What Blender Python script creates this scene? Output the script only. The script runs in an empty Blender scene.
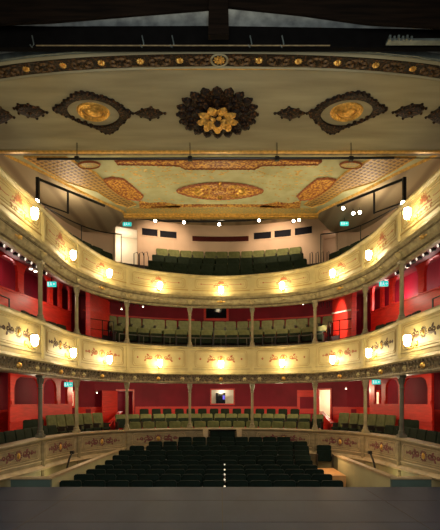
import bpy, bmesh, math, random
from mathutils import Vector, Matrix
random.seed(7)
PI = math.pi
SC = bpy.context.scene
COL = SC.collection
Z0 = 1.6          # eye height above the stage; all heights below are measured from the eye
FP, HY, CX = 450.0, 400.0, 221.0
BASE = {}

# ------------------------------------------------------------------ materials
def mat(name, c, rough=.6, metal=0.0, var=0.0, scale=6.0, bump=0.0, c2=None, emit=None, estr=0.0, spec=.5, kind='noise', stretch=(1,1,1), detail=4.0, lo=.35, hi=.65, coat=0.0):
    m = bpy.data.materials.new(name); m.use_nodes = True
    nt = m.node_tree; b = nt.nodes['Principled BSDF']
    b.inputs['Roughness'].default_value = rough; b.inputs['Metallic'].default_value = metal
    b.inputs['Base Color'].default_value = (*c, 1)
    b.inputs['Coat Weight'].default_value = coat; b.inputs['Specular IOR Level'].default_value = spec
    if emit:
        b.inputs['Emission Color'].default_value = (*emit, 1); b.inputs['Emission Strength'].default_value = estr
    if c2 is None and var > 0: c2 = tuple(max(0, x*(1-var)) for x in c)
    if c2 is not None or bump > 0:
        tc = nt.nodes.new('ShaderNodeTexCoord'); mp = nt.nodes.new('ShaderNodeMapping')
        mp.inputs['Scale'].default_value = stretch
        nt.links.new(tc.outputs['Object'], mp.inputs['Vector'])
        if kind == 'voronoi':
            t = nt.nodes.new('ShaderNodeTexVoronoi'); out = t.outputs['Distance']
        elif kind == 'wave':
            t = nt.nodes.new('ShaderNodeTexWave'); t.inputs['Distortion'].default_value = 1.0; out = t.outputs['Fac']
        else:
            t = nt.nodes.new('ShaderNodeTexNoise'); t.inputs['Detail'].default_value = detail; out = t.outputs['Fac']
        t.inputs['Scale'].default_value = scale
        nt.links.new(mp.outputs['Vector'], t.inputs['Vector'])
        if c2 is not None:
            r = nt.nodes.new('ShaderNodeValToRGB')
            r.color_ramp.elements[0].position = lo; r.color_ramp.elements[0].color = (*c2, 1)
            r.color_ramp.elements[1].position = hi; r.color_ramp.elements[1].color = (*c, 1)
            nt.links.new(out, r.inputs['Fac']); nt.links.new(r.outputs['Color'], b.inputs['Base Color'])
        if bump > 0:
            bp = nt.nodes.new('ShaderNodeBump'); bp.inputs['Strength'].default_value = bump; bp.inputs['Distance'].default_value = .02
            nt.links.new(out, bp.inputs['Height']); nt.links.new(bp.outputs['Normal'], b.inputs['Normal'])
    return m

def lattice_mat(name, ca, cb, ang, n):
    """woven diagonal lattice: two crossed stripe waves"""
    m = bpy.data.materials.new(name); m.use_nodes = True
    nt = m.node_tree; b = nt.nodes['Principled BSDF']; b.inputs['Roughness'].default_value = .5
    tc = nt.nodes.new('ShaderNodeTexCoord')
    outs = []
    for a in (ang, ang+PI/2):
        mp = nt.nodes.new('ShaderNodeMapping'); mp.inputs['Rotation'].default_value = (0, 0, a)
        w = nt.nodes.new('ShaderNodeTexWave'); w.inputs['Scale'].default_value = n
        nt.links.new(tc.outputs['Object'], mp.inputs['Vector']); nt.links.new(mp.outputs['Vector'], w.inputs['Vector'])
        outs.append(w.outputs['Fac'])
    mx = nt.nodes.new('ShaderNodeMath'); mx.operation = 'MAXIMUM'
    nt.links.new(outs[0], mx.inputs[0]); nt.links.new(outs[1], mx.inputs[1])
    r = nt.nodes.new('ShaderNodeValToRGB')
    r.color_ramp.elements[0].position = .62; r.color_ramp.elements[0].color = (*cb, 1)
    r.color_ramp.elements[1].position = .9; r.color_ramp.elements[1].color = (*ca, 1)
    nt.links.new(mx.outputs[0], r.inputs['Fac']); nt.links.new(r.outputs['Color'], b.inputs['Base Color'])
    bp = nt.nodes.new('ShaderNodeBump'); bp.inputs['Strength'].default_value = .5; bp.inputs['Distance'].default_value = .03
    nt.links.new(mx.outputs[0], bp.inputs['Height']); nt.links.new(bp.outputs['Normal'], b.inputs['Normal'])
    return m

M = dict(
 cream   = mat('cream_paint', (.56,.47,.22), .5, var=.16, scale=2.5),
 cove    = mat('cove_paint', (.42,.36,.19), .55, c2=(.22,.18,.09), scale=7, bump=.6, lo=.3, hi=.65),
 creamd  = mat('cream_trim', (.46,.38,.18), .5, var=.3, scale=5, bump=.3),
 olive   = mat('olive_trim', (.22,.17,.085), .55, c2=(.10,.075,.04), scale=9, bump=.5),
 frieze  = mat('brown_frieze', (.16,.115,.06), .6, c2=(.035,.024,.014), scale=14, bump=.9, kind='voronoi', lo=.15, hi=.6),
 sageold = mat('aged_panel', (.30,.235,.13), .6, var=.35, scale=3, stretch=(1,1,3)),
 sagelow = mat('aged_dado', (.34,.29,.15), .6, var=.35, scale=2),
 gold    = mat('gold_leaf', (.85,.50,.12), .32, .75, var=.45, scale=18, bump=.4),
 goldp   = mat('gold_paint', (.78,.46,.10), .4, .25, var=.4, scale=12),
 rose    = mat('rose_paint', (.42,.13,.05), .6, var=.35, scale=20),
 plum    = mat('plum_paint', (.17,.035,.04), .6, var=.5, scale=20),
 brownp  = mat('umber_paint', (.10,.05,.03), .6, var=.5, scale=20),
 line    = mat('ochre_line', (.38,.26,.08), .6),
 colm    = mat('column_paint', (.30,.25,.13), .45, var=.35, scale=5, bump=.15),
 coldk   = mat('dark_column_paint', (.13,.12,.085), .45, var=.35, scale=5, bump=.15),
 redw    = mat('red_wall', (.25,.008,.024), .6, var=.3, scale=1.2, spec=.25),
 redp    = mat('red_panelling', (.72,.030,.016), .4, var=.22, scale=3, stretch=(1,1,6)),
 reds    = mat('red_soffit', (.22,.02,.02), .6, var=.3, scale=3),
 soff    = mat('dark_soffit', (.16,.12,.07), .7, var=.4, scale=4),
 galw    = mat('gallery_plaster', (.58,.42,.29), .7, var=.14, scale=1.0, spec=.2),
 plank   = mat('gallery_boards', (.36,.29,.18), .7, c2=(.24,.185,.115), scale=1.4, kind='wave', stretch=(.3,.3,5), bump=.2, lo=.0, hi=.4, spec=.2),
 ceiln   = mat('near_ceiling_paint', (.36,.33,.215), .75, c2=(.22,.195,.12), scale=1.1, stretch=(.45,2.6,1), detail=10, lo=.28, hi=.72, spec=.2),
 ceilm   = mat('main_ceiling_paint', (.47,.47,.27), .7, c2=(.38,.36,.18), scale=2.5, detail=6),
 carved  = mat('dark_carving', (.20,.075,.016), .55, c2=(.007,.004,.003), scale=24, bump=1.0, lo=.52, hi=.80, detail=6, spec=.2),
 scrollg = mat('frieze_scroll_paint', (.17,.09,.03), .5, c2=(.04,.025,.012), scale=30, bump=.6, spec=.3),
 redgold = mat('red_gold_carving', (.72,.40,.08), .5, c2=(.20,.03,.012), scale=16, bump=.8, lo=.40, hi=.62),
 goldspk = mat('gold_speckle', (.70,.42,.08), .5, c2=(.40,.34,.15), scale=20, bump=.4, lo=.45, hi=.62),
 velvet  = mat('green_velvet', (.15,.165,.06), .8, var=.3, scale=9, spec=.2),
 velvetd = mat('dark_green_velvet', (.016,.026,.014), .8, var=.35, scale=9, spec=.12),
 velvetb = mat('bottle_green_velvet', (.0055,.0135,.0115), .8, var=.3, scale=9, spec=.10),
 velvets = mat('sage_velvet', (.20,.22,.10), .8, var=.25, scale=9, spec=.2),
 seatwd  = mat('dark_seat_wood', (.03,.02,.015), .45, var=.3),
 black   = mat('black_metal', (.008,.008,.009), .4, .3, var=.2),
 blackm  = mat('black_paint', (.004,.004,.0045), .9, var=.3, spec=.05),
 timber  = mat('dark_timber', (.010,.006,.004), .9, c2=(.003,.002,.0015), scale=4, stretch=(.3,2,4), bump=.4, spec=.08),
 grey    = mat('grey_plaster', (.50,.54,.52), .9, c2=(.26,.28,.28), scale=5, detail=8, bump=.3, spec=.1),
 steel   = mat('blue_grey_steel', (.12,.16,.17), .5, .4, var=.4, scale=8),
 stage   = mat('stage_paint', (.025,.040,.080), .55, c2=(.019,.031,.064), scale=3, stretch=(1,.3,1), detail=8, bump=.05, spec=.12),
 seam    = mat('stage_seam', (.02,.017,.02), .7),
 landing = mat('landing_wood', (.62,.33,.13), .5, var=.2, scale=4),
 floor   = mat('brown_floor', (.14,.075,.035), .6, var=.3, scale=3),
 carpet  = mat('dark_carpet', (.035,.02,.018), .9, var=.3, scale=20),
 creamw  = mat('low_wall_paint', (.50,.48,.28), .6, var=.12, scale=2),
 teal    = mat('teal_grey_paint', (.07,.12,.12), .6, var=.2, scale=2),
 coping  = mat('coping_wood', (.48,.36,.21), .45, var=.25, scale=5),
 white   = mat('white_paint', (.80,.74,.62), .5, var=.05),
 glow    = mat('lamp_glass', (.9,.8,.6), .3, emit=(1.0,.78,.42), estr=56),
 lens    = mat('spot_lens', (.9,.9,.85), .3, emit=(1.0,.86,.66), estr=45),
 lensd   = mat('downlight_lens', (.9,.9,.85), .3, emit=(1.0,.80,.62), estr=7),
 lenss   = mat('small_spot_lens', (.6,.6,.55), .3, emit=(1.0,.85,.7), estr=1.0),
 dot     = mat('marker_lens', (.9,.9,.85), .3, emit=(1.0,.85,.6), estr=.9),
 exitm   = mat('exit_sign_face', (.02,.5,.45), .4, emit=(.03,.62,.55), estr=.8),
 exitw   = mat('exit_sign_mark', (.9,.95,.9), .4, emit=(.6,1,.95), estr=.9),
 glassd  = mat('dark_glass', (.008,.01,.015), .08),
 screen  = mat('blue_screen', (.02,.02,.1), .3, emit=(.10,.08,.7), estr=1.2),
 vent    = mat('vent_black', (.006,.006,.010), .7, spec=.1),
 ventr   = mat('slot_maroon', (.06,.010,.008), .7, spec=.1),
)
M['lattice_l'] = lattice_mat('lattice_left', (.50,.30,.08), (.20,.12,.05), .4, 2.2)
M['lattice_r'] = lattice_mat('lattice_right', (.50,.30,.08), (.20,.12,.05), -.4, 2.2)

# ------------------------------------------------------------------ mesh builder
class MB:
    def __init__(s): s.v = []; s.f = []
    def add(s, vs, fs):
        o = len(s.v); s.v += [tuple(p) for p in vs]; s.f += [tuple(i+o for i in f) for f in fs]; return s
    def box(s, x0, x1, y0, y1, z0, z1):
        return s.add([(x0,y0,z0),(x1,y0,z0),(x1,y1,z0),(x0,y1,z0),(x0,y0,z1),(x1,y0,z1),(x1,y1,z1),(x0,y1,z1)],
                     [(0,3,2,1),(4,5,6,7),(0,1,5,4),(1,2,6,5),(2,3,7,6),(3,0,4,7)])
    def hexa(s, a):  # eight corners, bottom ring then top ring
        return s.add(a, [(0,3,2,1),(4,5,6,7),(0,1,5,4),(1,2,6,5),(2,3,7,6),(3,0,4,7)])
    def tube(s, pts, r, n=8, r2=None):
        pts = [Vector(p) for p in pts]; rings = []
        for i, p in enumerate(pts):
            d = (pts[min(i+1,len(pts)-1)] - pts[max(i-1,0)]).normalized()
            up = Vector((0,0,1)) if abs(d.z) < .9 else Vector((1,0,0))
            a = d.cross(up).normalized(); b = d.cross(a)
            rr = r if r2 is None else r + (r2-r)*i/(len(pts)-1)
            rings.append([p + a*math.cos(2*PI*k/n)*rr + b*math.sin(2*PI*k/n)*rr for k in range(n)])
        vs = [q for g in rings for q in g]; fs = []
        for i in range(len(pts)-1):
            for k in range(n): fs.append((i*n+k, i*n+(k+1)%n, (i+1)*n+(k+1)%n, (i+1)*n+k))
        fs.append(tuple(range(n))[::-1]); fs.append(tuple(range((len(pts)-1)*n, len(pts)*n)))
        return s.add(vs, fs)
    def lathe(s, prof, c=(0,0,0), n=12):
        vs = []; fs = []
        for r, z in prof:
            vs += [(c[0]+r*math.cos(2*PI*k/n), c[1]+r*math.sin(2*PI*k/n), c[2]+z) for k in range(n)]
        for i in range(len(prof)-1):
            for k in range(n): fs.append((i*n+k, i*n+(k+1)%n, (i+1)*n+(k+1)%n, (i+1)*n+k))
        fs.append(tuple(range(n))[::-1]); fs.append(tuple(range((len(prof)-1)*n, len(prof)*n)))
        return s.add(vs, fs)
    def prism(s, pts, f, h):   # outline in (u,v), raised from the surface by h
        n = len(pts)
        return s.add([f(u,v,0) for u,v in pts] + [f(u,v,h) for u,v in pts],
              [tuple(range(n))[::-1], tuple(range(n,2*n))] + [(i,(i+1)%n,n+(i+1)%n,n+i) for i in range(n)])
    def dome(s, f, cu, cv, ru, rv, h, n=12):
        vs = []; fs = []
        for q, hh in ((1,0),(.8,.6*h),(.4,.95*h)):
            vs += [f(cu+ru*q*math.cos(2*PI*k/n), cv+rv*q*math.sin(2*PI*k/n), hh) for k in range(n)]
        vs.append(f(cu,cv,h))
        for i in range(2):
            for k in range(n): fs.append((i*n+k, i*n+(k+1)%n, (i+1)*n+(k+1)%n, (i+1)*n+k))
        for k in range(n): fs.append((2*n+k, 2*n+(k+1)%n, 3*n))
        return s.add(vs, fs)
    def leaf(s, f, cu, cv, a, l, w, h):
        out = [(0,0),(.25,.38),(.55,.5),(.82,.3),(1,0),(.82,-.3),(.55,-.5),(.25,-.38)]
        c, si = math.cos(a), math.sin(a)
        P = [(cu+c*x*l-si*y*w, cv+si*x*l+c*y*w) for x, y in out]
        m = (cu+c*.5*l, cv+si*.5*l)
        vs = [f(u,v,0) for u,v in P] + [f(m[0],m[1],h)]
        return s.add(vs, [(i,(i+1)%8,8) for i in range(8)])
    def ribbon(s, f, pts, w, h):
        vs = []; fs = []
        for i,(u,v) in enumerate(pts):
            a = pts[max(i-1,0)]; b = pts[min(i+1,len(pts)-1)]
            du, dv = b[0]-a[0], b[1]-a[1]; L = math.hypot(du,dv) or 1
            nu, nv = -dv/L*w/2, du/L*w/2
            vs += [f(u+nu,v+nv,0), f(u,v,h), f(u-nu,v-nv,0)]
        for i in range(len(pts)-1):
            o = i*3; fs += [(o,o+1,o+4,o+3),(o+1,o+2,o+5,o+4)]
        return s.add(vs, fs)
    def build(s, name, m, parent=None, smooth=False, solid=0.0, bevel=0.0):
        base = BASE.get(parent.name, (0,0,0)) if parent else (0,0,0)
        me = bpy.data.meshes.new(name)
        me.from_pydata([(x-base[0],y-base[1],z-base[2]) for x,y,z in s.v], [], s.f)
        bm = bmesh.new(); bm.from_mesh(me)
        bmesh.ops.recalc_face_normals(bm, faces=bm.faces); bm.to_mesh(me); bm.free()
        me.materials.append(m)
        if smooth: me.polygons.foreach_set('use_smooth', [True]*len(me.polygons))
        o = bpy.data.objects.new(name, me); COL.objects.link(o)
        if parent: o.parent = parent; BASE[o.name] = base
        else: o.location = (0,0,Z0); BASE[o.name] = (0,0,0)
        if solid: md = o.modifiers.new('solid','SOLIDIFY'); md.thickness = solid; md.offset = 0
        if bevel: md = o.modifiers.new('bev','BEVEL'); md.width = bevel; md.segments = 2
        return o

def tag(o, label=None, cat=None, group=None, kind=None):
    if label: o['label'] = label
    if cat: o['category'] = cat
    if group: o['group'] = group
    if kind: o['kind'] = kind
    return o
def thing(name, label, cat, loc=(0,0,0), group=None, kind=None, rz=0):
    o = bpy.data.objects.new(name, None); COL.objects.link(o); o.empty_display_size = .1
    o.location = (loc[0], loc[1], loc[2]+Z0); o.rotation_euler = (0,0,rz); BASE[o.name] = tuple(loc)
    return tag(o, label, cat, group, kind)
def struct(name, mb, m, **k): return tag(mb.build(name, m, **k), kind='structure')
def dup(root, loc, rz, label, group=None):
    r = root.copy(); COL.objects.link(r); r.location = (loc[0], loc[1], loc[2]+Z0); r.rotation_euler = (0,0,rz)
    r['label'] = label
    if group: r['group'] = group
    for ch in list(root.children):
        c = ch.copy(); COL.objects.link(c); c.parent = r
        for g in list(ch.children):
            d = g.copy(); COL.objects.link(d); d.parent = c
    return r
ORD = ['first','second','third','fourth','fifth','sixth','seventh','eighth','ninth','tenth','eleventh','twelfth','thirteenth','fourteenth','fifteenth','sixteenth','seventeenth','eighteenth']
def ordl(i, n, left='left', right='right'):
    if i == 0: return 'at its %s end' % left
    if i == n-1: return 'at its %s end' % right
    if i < n/2: return '%s from its %s end' % (ORD[i], left)
    return '%s from its %s end' % (ORD[n-1-i], right)

# ------------------------------------------------------------------ the horseshoe plan
CF = [(-4.46,4.0),(-4.42,6.2),(-4.34,8.4),(-4.21,10.63),(-4.06,12.82),(-3.06,14.80),(-1.08,15.70)]
CO = [(-6.2,4.0),(-6.2,6.2),(-6.2,8.4),(-6.2,10.7),(-6.2,13.6),(-5.2,17.9),(-1.9,19.6)]
def _full(c): return c + [(-x,y) for x,y in reversed(c)]
CF, CO = _full(CF), _full(CO)
def curve(C, s):
    u = s + 2; i = max(1, min(len(C)-3, int(math.floor(u)))); t = u - i
    p0,p1,p2,p3 = (Vector(C[j]) for j in (i-1,i,i+1,i+2))
    return .5*((2*p1)+(p2-p0)*t+(2*p0-5*p1+4*p2-p3)*t*t+(3*p1-p0-3*p2+p3)*t**3)
def F(s): return curve(CF, s)
def O(s): return curve(CO, s)
def FN(s):   # inward normal of the fronts
    d = (F(s+.02)-F(s-.02)).normalized(); return Vector((d.y, -d.x))
def G(s, t): return F(s).lerp(O(s), t)
def s_at(fn, px):
    lo, hi = -.9, 9.9
    for _ in range(50):
        m = (lo+hi)/2; p = fn(m); x = CX + FP*p.x/p.y
        if x < px: lo = m
        else: hi = m
    return (lo+hi)/2
def mz(s, knots):
    q = abs(s-4.5); pts = knots
    if q <= pts[0][0]: return pts[0][1]
    for (a,za),(b,zb) in zip(pts, pts[1:]):
        if q <= b: return za+(zb-za)*(q-a)/(b-a)
    return pts[-1][1]
RAIL = dict(upper=4.35, mid=1.86, lower=-.98)
BOT  = dict(upper=3.66, mid=.92, lower=-1.74)
DZ = dict(upper=[(0,0),(.5,.02),(1.5,.07),(2.0,.09),(2.5,.19),(3.5,.17),(4.5,.17)], mid=[(0,0),(5,0)], lower=[(0,0),(1.5,.0),(2.5,.05),(3.5,.10),(4.5,.06)])
DB = dict(upper=[(0,0),(5,0)], mid=[(0,0),(5,0)], lower=[(0,0),(1.5,.0),(2.5,.06),(3.5,.15),(4.5,.23)])   # rise of the panels' lower edge
def S(tier, s, z, h):
    p = F(s) + FN(s)*h
    zr, zb = RAIL[tier], BOT[tier]; t = min(1, max(0, (z-zb)/(zr-zb)))
    dz = mz(s, DZ[tier])*t + mz(s, DB[tier])*(1-t)
    if z < zb-.1 and tier == 'lower': dz *= max(0, (z+2.45)/(zb-.1+2.45))
    return (p.x, p.y, z + dz)
def sweep(mb, tier, prof, s0, s1, n):
    k = len(prof); vs = []; fs = []
    for i in range(n+1):
        s = s0+(s1-s0)*i/n
        vs += [S(tier, s, z, h) for h, z in prof]
    for i in range(n):
        for j in range(k): fs.append((i*k+j, i*k+(j+1)%k, (i+1)*k+(j+1)%k, (i+1)*k+j))
    fs.append(tuple(range(k))); fs.append(tuple(range(n*k, n*k+k))[::-1])
    return mb.add(vs, fs)
def on_front(tier, s0, zc):
    return lambda u, v, h: S(tier, s0+u/2.2, zc+v, h)

# ------------------------------------------------------------------ balcony fronts
LBL = dict(
 upper='cream parapet of the top gallery with rose painted motifs, curving around the auditorium',
 mid='cream parapet of the middle tier with gold medallions, above the dark brown bossed frieze',
 lower='aged tan parapet of the lowest tier with plum scrolls, low behind the stalls')
BAYS = ['nearest the stage on the left','second on the left','third on the left','left of the centre','centre','right of the centre','third on the right','second on the right','nearest the stage on the right']
def scroll(mb, f, cu, cv, sgn, r, w, h):
    pts = []
    for i in range(15):
        a = i/14*2.0*PI; q = r*(1-.75*i/14)
        pts.append((cu+sgn*q*math.cos(a), cv+q*math.sin(a)))
    mb.ribbon(f, pts, w, h)
for tier in ('upper','mid','lower'):
    zr, zb = RAIL[tier], BOT[tier]; s0 = 0.0 if tier == 'lower' else -.9; s1 = 9-s0; n = 76
    root = thing('balcony_front', LBL[tier], 'balcony', (0, 15.8, zb))
    mp = M['cream'] if tier != 'lower' else M['sageold']
    rail = MB(); sweep(rail, tier, [(-.24,zr-.09),(-.24,zr-.015),(-.2,zr),(.05,zr),(.085,zr-.02),(.085,zr-.05),(.03,zr-.09)], s0, s1, n)
    rail.build('top_rail', M['creamd'] if tier != 'lower' else M['sageold'], root)
    for k in range(-1, 10):
        a, b = max(k, s0), min(k+1, s1)
        if b <= a: continue
        mb = MB(); sweep(mb, tier, [(-.12,zr-.09),(0,zr-.09),(0,zb),(-.12,zb)], a, b, 8)
        mb.build('parapet_panel', mp, root)
    mb = MB()
    lowm = M['creamd'] if tier != 'lower' else M['coping']
    sweep(mb, tier, [(-.1,zb+.07),(.0,zb+.07),(.03,zb+.05),(.06,zb),(.08,zb-.02),(.06,zb-.05),(-.1,zb-.05)], s0, s1, n); mb.build('base_moulding', lowm, root)
    sm = MB(); sweep(sm, tier, [(-.02,zb+.15),(.012,zb+.15),(.02,zb+.165),(.012,zb+.18),(-.02,zb+.18)], s0, s1, n); sm.build('string_course', M['line'] if tier=='upper' else lowm, root)
    # what hangs under the panels
    if tier == 'upper':
        mb = MB(); sweep(mb, tier, [(-.3,zb-.05),(.05,zb-.05),(.03,zb-.09),(-.01,zb-.11),(.02,zb-.15),(.0,zb-.18),(-.03,zb-.26),(-.07,zb-.31),(-.12,zb-.35),(-.13,zb-.40),(-.24,zb-.40),(-.24,zb-.2)], s0, s1, n)
        mb.build('cove_moulding', M['cove'], root)
        for zz_, hh_ in ((zb-.125,.025),(zb-.33,-.06)):
            mb = MB(); sweep(mb, tier, [(hh_-.05,zz_-.012),(hh_,zz_-.012),(hh_+.008,zz_),(hh_,zz_+.012),(hh_-.05,zz_+.012)], s0, s1, n); mb.build('cove_bead', M['olive'], root)
        for k in range(19):
            s = k*.5
            mb = MB(); f = on_front(tier, s, zb-.19)
            if k % 2 == 0:
                mb.leaf(f, 0, .05, -PI/2, .2, .16, .12); mb.leaf(f, -.02, .02, PI, .16, .08, .07); mb.leaf(f, .02, .02, 0, .16, .08, .07)
                mb.build('corbel_leaf', M['creamd'], root, True)
            else:
                mb.dome(f, 0, -.02, .05, .045, .08); mb.leaf(f, -.04, -.02, PI, .12, .05, .03); mb.leaf(f, .04, -.02, 0, .12, .05, .03)
                mb.build('gold_boss', M['goldp'] if k%4==1 else M['creamd'], root, True)
    elif tier == 'mid':
        mb = MB(); sweep(mb, tier, [(-.3,zb-.05),(.02,zb-.05),(.02,zb-.08),(-.01,zb-.09),(-.01,zb-.28),(.03,zb-.29),(.04,zb-.34),(-.3,zb-.34)], s0, s1, n)
        mb.build('frieze', M['frieze'], root)
        mb = MB()
        for i in range(int((s1-s0)*14)):
            s = s0+.03+i/14
            mb.hexa([S(tier,s,zb-.10,.0),S(tier,s+.036,zb-.10,.0),S(tier,s+.036,zb-.10,.045),S(tier,s,zb-.10,.045),
                     S(tier,s,zb-.05,.0),S(tier,s+.036,zb-.05,.0),S(tier,s+.036,zb-.05,.055),S(tier,s,zb-.05,.055)])
        mb.build('dentil_band', M['frieze'], root)
        mb = MB(); sweep(mb, tier, [(-.02,zb-.285),(.045,zb-.285),(.055,zb-.31),(.045,zb-.345),(-.02,zb-.345)], s0, s1, n); mb.build('lower_moulding', M['olive'], root)
        for k in range(0, 10):
            for du in (-.27, 0, .27):
                f = on_front(tier, k, zb-.185); mb = MB()
                mb.dome(f, du, 0, .055, .05, .05); 
                for q in range(6): mb.leaf(f, du, 0, q*PI/3, .09, .05, .02)
                mb.build('brown_boss', M['creamd'] if du else M['olive'], root, True)
            if k < 9:
                f = on_front(tier, k+.5, zb-.185); mb = MB()
                mb.dome(f, 0, 0, .075, .07, .07); mb.build('gold_boss', M['gold'], root, True)
                mb = MB()
                for sg in (-1,1):
                    for j in range(3): scroll(mb, f, sg*(.2+.2*j), 0, sg*(1 if j%2 else -1), .075, .025, .02)
                mb.build('frieze_scroll', M['olive'], root)
    else:
        mb = MB(); sweep(mb, tier, [(-.12,zb-.05),(0,zb-.05),(0,-2.56),(-.12,-2.56)], s0, s1, n); mb.build('dado', M['sagelow'], root)
        mb = MB(); sweep(mb, tier, [(-.02,-2.56),(.03,-2.56),(.03,-2.42),(-.02,-2.40)], s0, s1, n); mb.build('skirting', M['sageold'], root)
    # pilasters at the columns
    for k in range(0, 10):
        if tier == 'lower' and k in (0, 9): pass
        mb = MB(); f = on_front(tier, k, 0)
        z_lo = zb+.0 if tier != 'lower' else -2.4
        for (w, h) in ((.075,.03),(.035,.045)):
            e = 0 if w > .05 else .06
            mb.prism([(-w,z_lo+e),(w,z_lo+e),(w,zr-.09-e),(-w,zr-.09-e)], f, h)
        mb.build('pilaster', mp, root)
    # painted panels with raised frames
    for k in range(0, 9):
        zc = (zr-.09+zb+.18)/2; hh = (zr-.09-zb-.18)/2-.05; hw = .92
        f = on_front(tier, k+.5, zc)
        fr = MB()
        for e, w in ((0,.018),(.05,.008)):
            a, b, r = hw-e, hh-e, .08
            pts = []
            for cu, cv, q in ((a-r,b-r,0),(-a+r,b-r,1),(-a+r,-b+r,2),(a-r,-b+r,3)):
                for i in range(4): t = PI/2*(q+i/3); pts.append((cu+r*math.cos(t), cv+r*math.sin(t)))
            full = []
            for p, q in zip(pts, pts[1:]+pts[:1]):
                L = math.hypot(q[0]-p[0], q[1]-p[1]); m = max(1, int(L/.2))
                full += [(p[0]+(q[0]-p[0])*i/m, p[1]+(q[1]-p[1])*i/m) for i in range(m)]
            full.append(full[0]); fr.ribbon(f, full, w, .012)
        fr.build('panel_frame', M['line'] if tier != 'lower' else M['coping'], root)
        orn = MB()
        if tier == 'upper':
            K = 1.35 if k in (0,1,7,8) else 1.0
            for j in range(7):
                a = PI*(.08+.84*j/6); orn.leaf(f, .03*math.cos(a), .02*K, a, (.10+.04*math.sin(a))*K, .045*K, .012)
            for sg in (-1,1):
                scroll(orn, f, sg*.15*K, .0, sg, .05*K, .022, .01); scroll(orn, f, sg*.09*K, -.10*K, -sg, .045*K, .02, .01); scroll(orn, f, sg*.22*K, -.09*K, sg, .035*K, .018, .01)
                orn.ribbon(f, [(0,-.03),(sg*.26*K,-.035*K)], .03, .01); orn.ribbon(f, [(0,-.15*K),(sg*.2*K,-.15*K)], .02, .01)
                orn.ribbon(f, [(sg*.28*K,0),(sg*.5,-.01),(sg*.68,0)], .016, .006)
                orn.leaf(f, sg*.66, 0, 0 if sg>0 else PI, .08, .06, .01); orn.dome(f, sg*.78, 0, .014,.014,.008, 6)
            orn.build('rose_motif', M['rose'], root)
        else:
            rr = .065 if tier == 'mid' else .085
            cc = M['rose'] if (tier=='mid' and 2 <= k <= 6) else M['brownp'] if tier=='mid' else M['plum']
            big = tier == 'lower'; bold = big or k in (0,1,2,6,7,8)
            for sg in (-1,1):
                scroll(orn, f, sg*.25, .0, sg, rr, .040 if bold else .028, .014); scroll(orn, f, sg*.42, .0, -sg, rr*.9, .038 if bold else .026, .014)
                orn.leaf(f, sg*.16, -.03, 0 if sg>0 else PI, .3, .10 if bold else .07, .014)
                orn.leaf(f, sg*.31, .05, .7 if sg>0 else PI-.7, .14, .08, .014); orn.leaf(f, sg*.40, -.04, -.7 if sg>0 else PI+.7, .13, .08, .014)
                if big or k in (0,1,2,6,7,8):
                    scroll(orn, f, sg*.57, 0, sg, rr*.8, .034, .012); orn.leaf(f, sg*.5, .0, 0 if sg>0 else PI, .22, .06, .01)
                orn.leaf(f, sg*.68, 0, 0 if sg>0 else PI, .09, .1, .012)
            for j in range(14):
                a = 2*PI*j/14; orn.leaf(f, .07*math.cos(a), .06*math.sin(a), a, .08 if not big else .1, .045, .012)
            orn.build('scroll_motif', cc, root)
            md = MB(); md.dome(f, 0, 0, .05 if not big else .06, .07 if not big else .085, .03); md.build('medallion', M['gold'], root, True)

# ------------------------------------------------------------------ tier slabs, soffits, outer walls
def band(tier_breaks, s0=-.9, s1=9.9, n=72):
    """stepped floor: list of (t0,t1,z)"""
    mb = MB()
    for i in range(n):
        a, b = s0+(s1-s0)*i/n, s0+(s1-s0)*(i+1)/n
        for j,(t0,t1,z) in enumerate(tier_breaks):
            P = [G(a,t0),G(b,t0),G(b,t1),G(a,t1)]
            mb.add([(p.x,p.y,z) for p in P], [(0,1,2,3)])
            zp = tier_breaks[j-1][2] if j else z-.25
            mb.add([(P[0].x,P[0].y,zp),(P[1].x,P[1].y,zp),(P[1].x,P[1].y,z),(P[0].x,P[0].y,z)], [(0,1,2,3)])
    return mb
def soffit(zf, zo, s0=-.9, s1=9.9, n=72, t0=.01):
    mb = MB()
    for i in range(n):
        a, b = s0+(s1-s0)*i/n, s0+(s1-s0)*(i+1)/n
        for j in range(4):
            ta, tb = t0+(1-t0)*j/4, t0+(1-t0)*(j+1)/4
            P = [(G(a,ta),ta),(G(b,ta),ta),(G(b,tb),tb),(G(a,tb),tb)]
            mb.add([(p.x,p.y,zf+(zo-zf)*t) for p,t in P], [(0,1,2,3)])
    return mb
LOWB = [(.03,.36,-1.65),(.36,.58,-1.40),(.58,1.0,-1.22)]
MIDB = [(.03,.28,1.30),(.28,.52,1.83),(.52,1.0,2.35)]
GALB = [(.03,.30,3.60),(.30,.49,4.10),(.49,.69,4.60),(.69,.88,5.10),(.88,1.0,5.60)]
def sidemix(br, side):  # centre rake differs from the level sides
    return br
struct('floor_circle', band(LOWB, 0, 9, 60), M['carpet'])
def ctr(b, s0, s1, n): return band(b, s0, s1, n)
mbf = ctr(MIDB, 2.75, 6.25, 26)
for a,b in ((-.9,2.75),(6.25,9.9)):
    g = band([(.03,1.0,1.30)], a, b, 24); mbf.add(g.v, g.f)
struct('floor_middle_tier', mbf, M['carpet'])
mbf = ctr(GALB, 3.0, 6.0, 24)
for a,b in ((-.9,3.0),(6.0,9.9)):
    g = band([(.03,.32,4.10),(.32,1.0,4.52)], a, b, 24); mbf.add(g.v, g.f)
struct('floor_gallery', mbf, M['carpet'])
struct('ceiling_circle', soffit(.60, .80), M['reds'])
struct('ceiling_middle_tier', soffit(3.27, 4.05, t0=.07), M['reds'])

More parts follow.
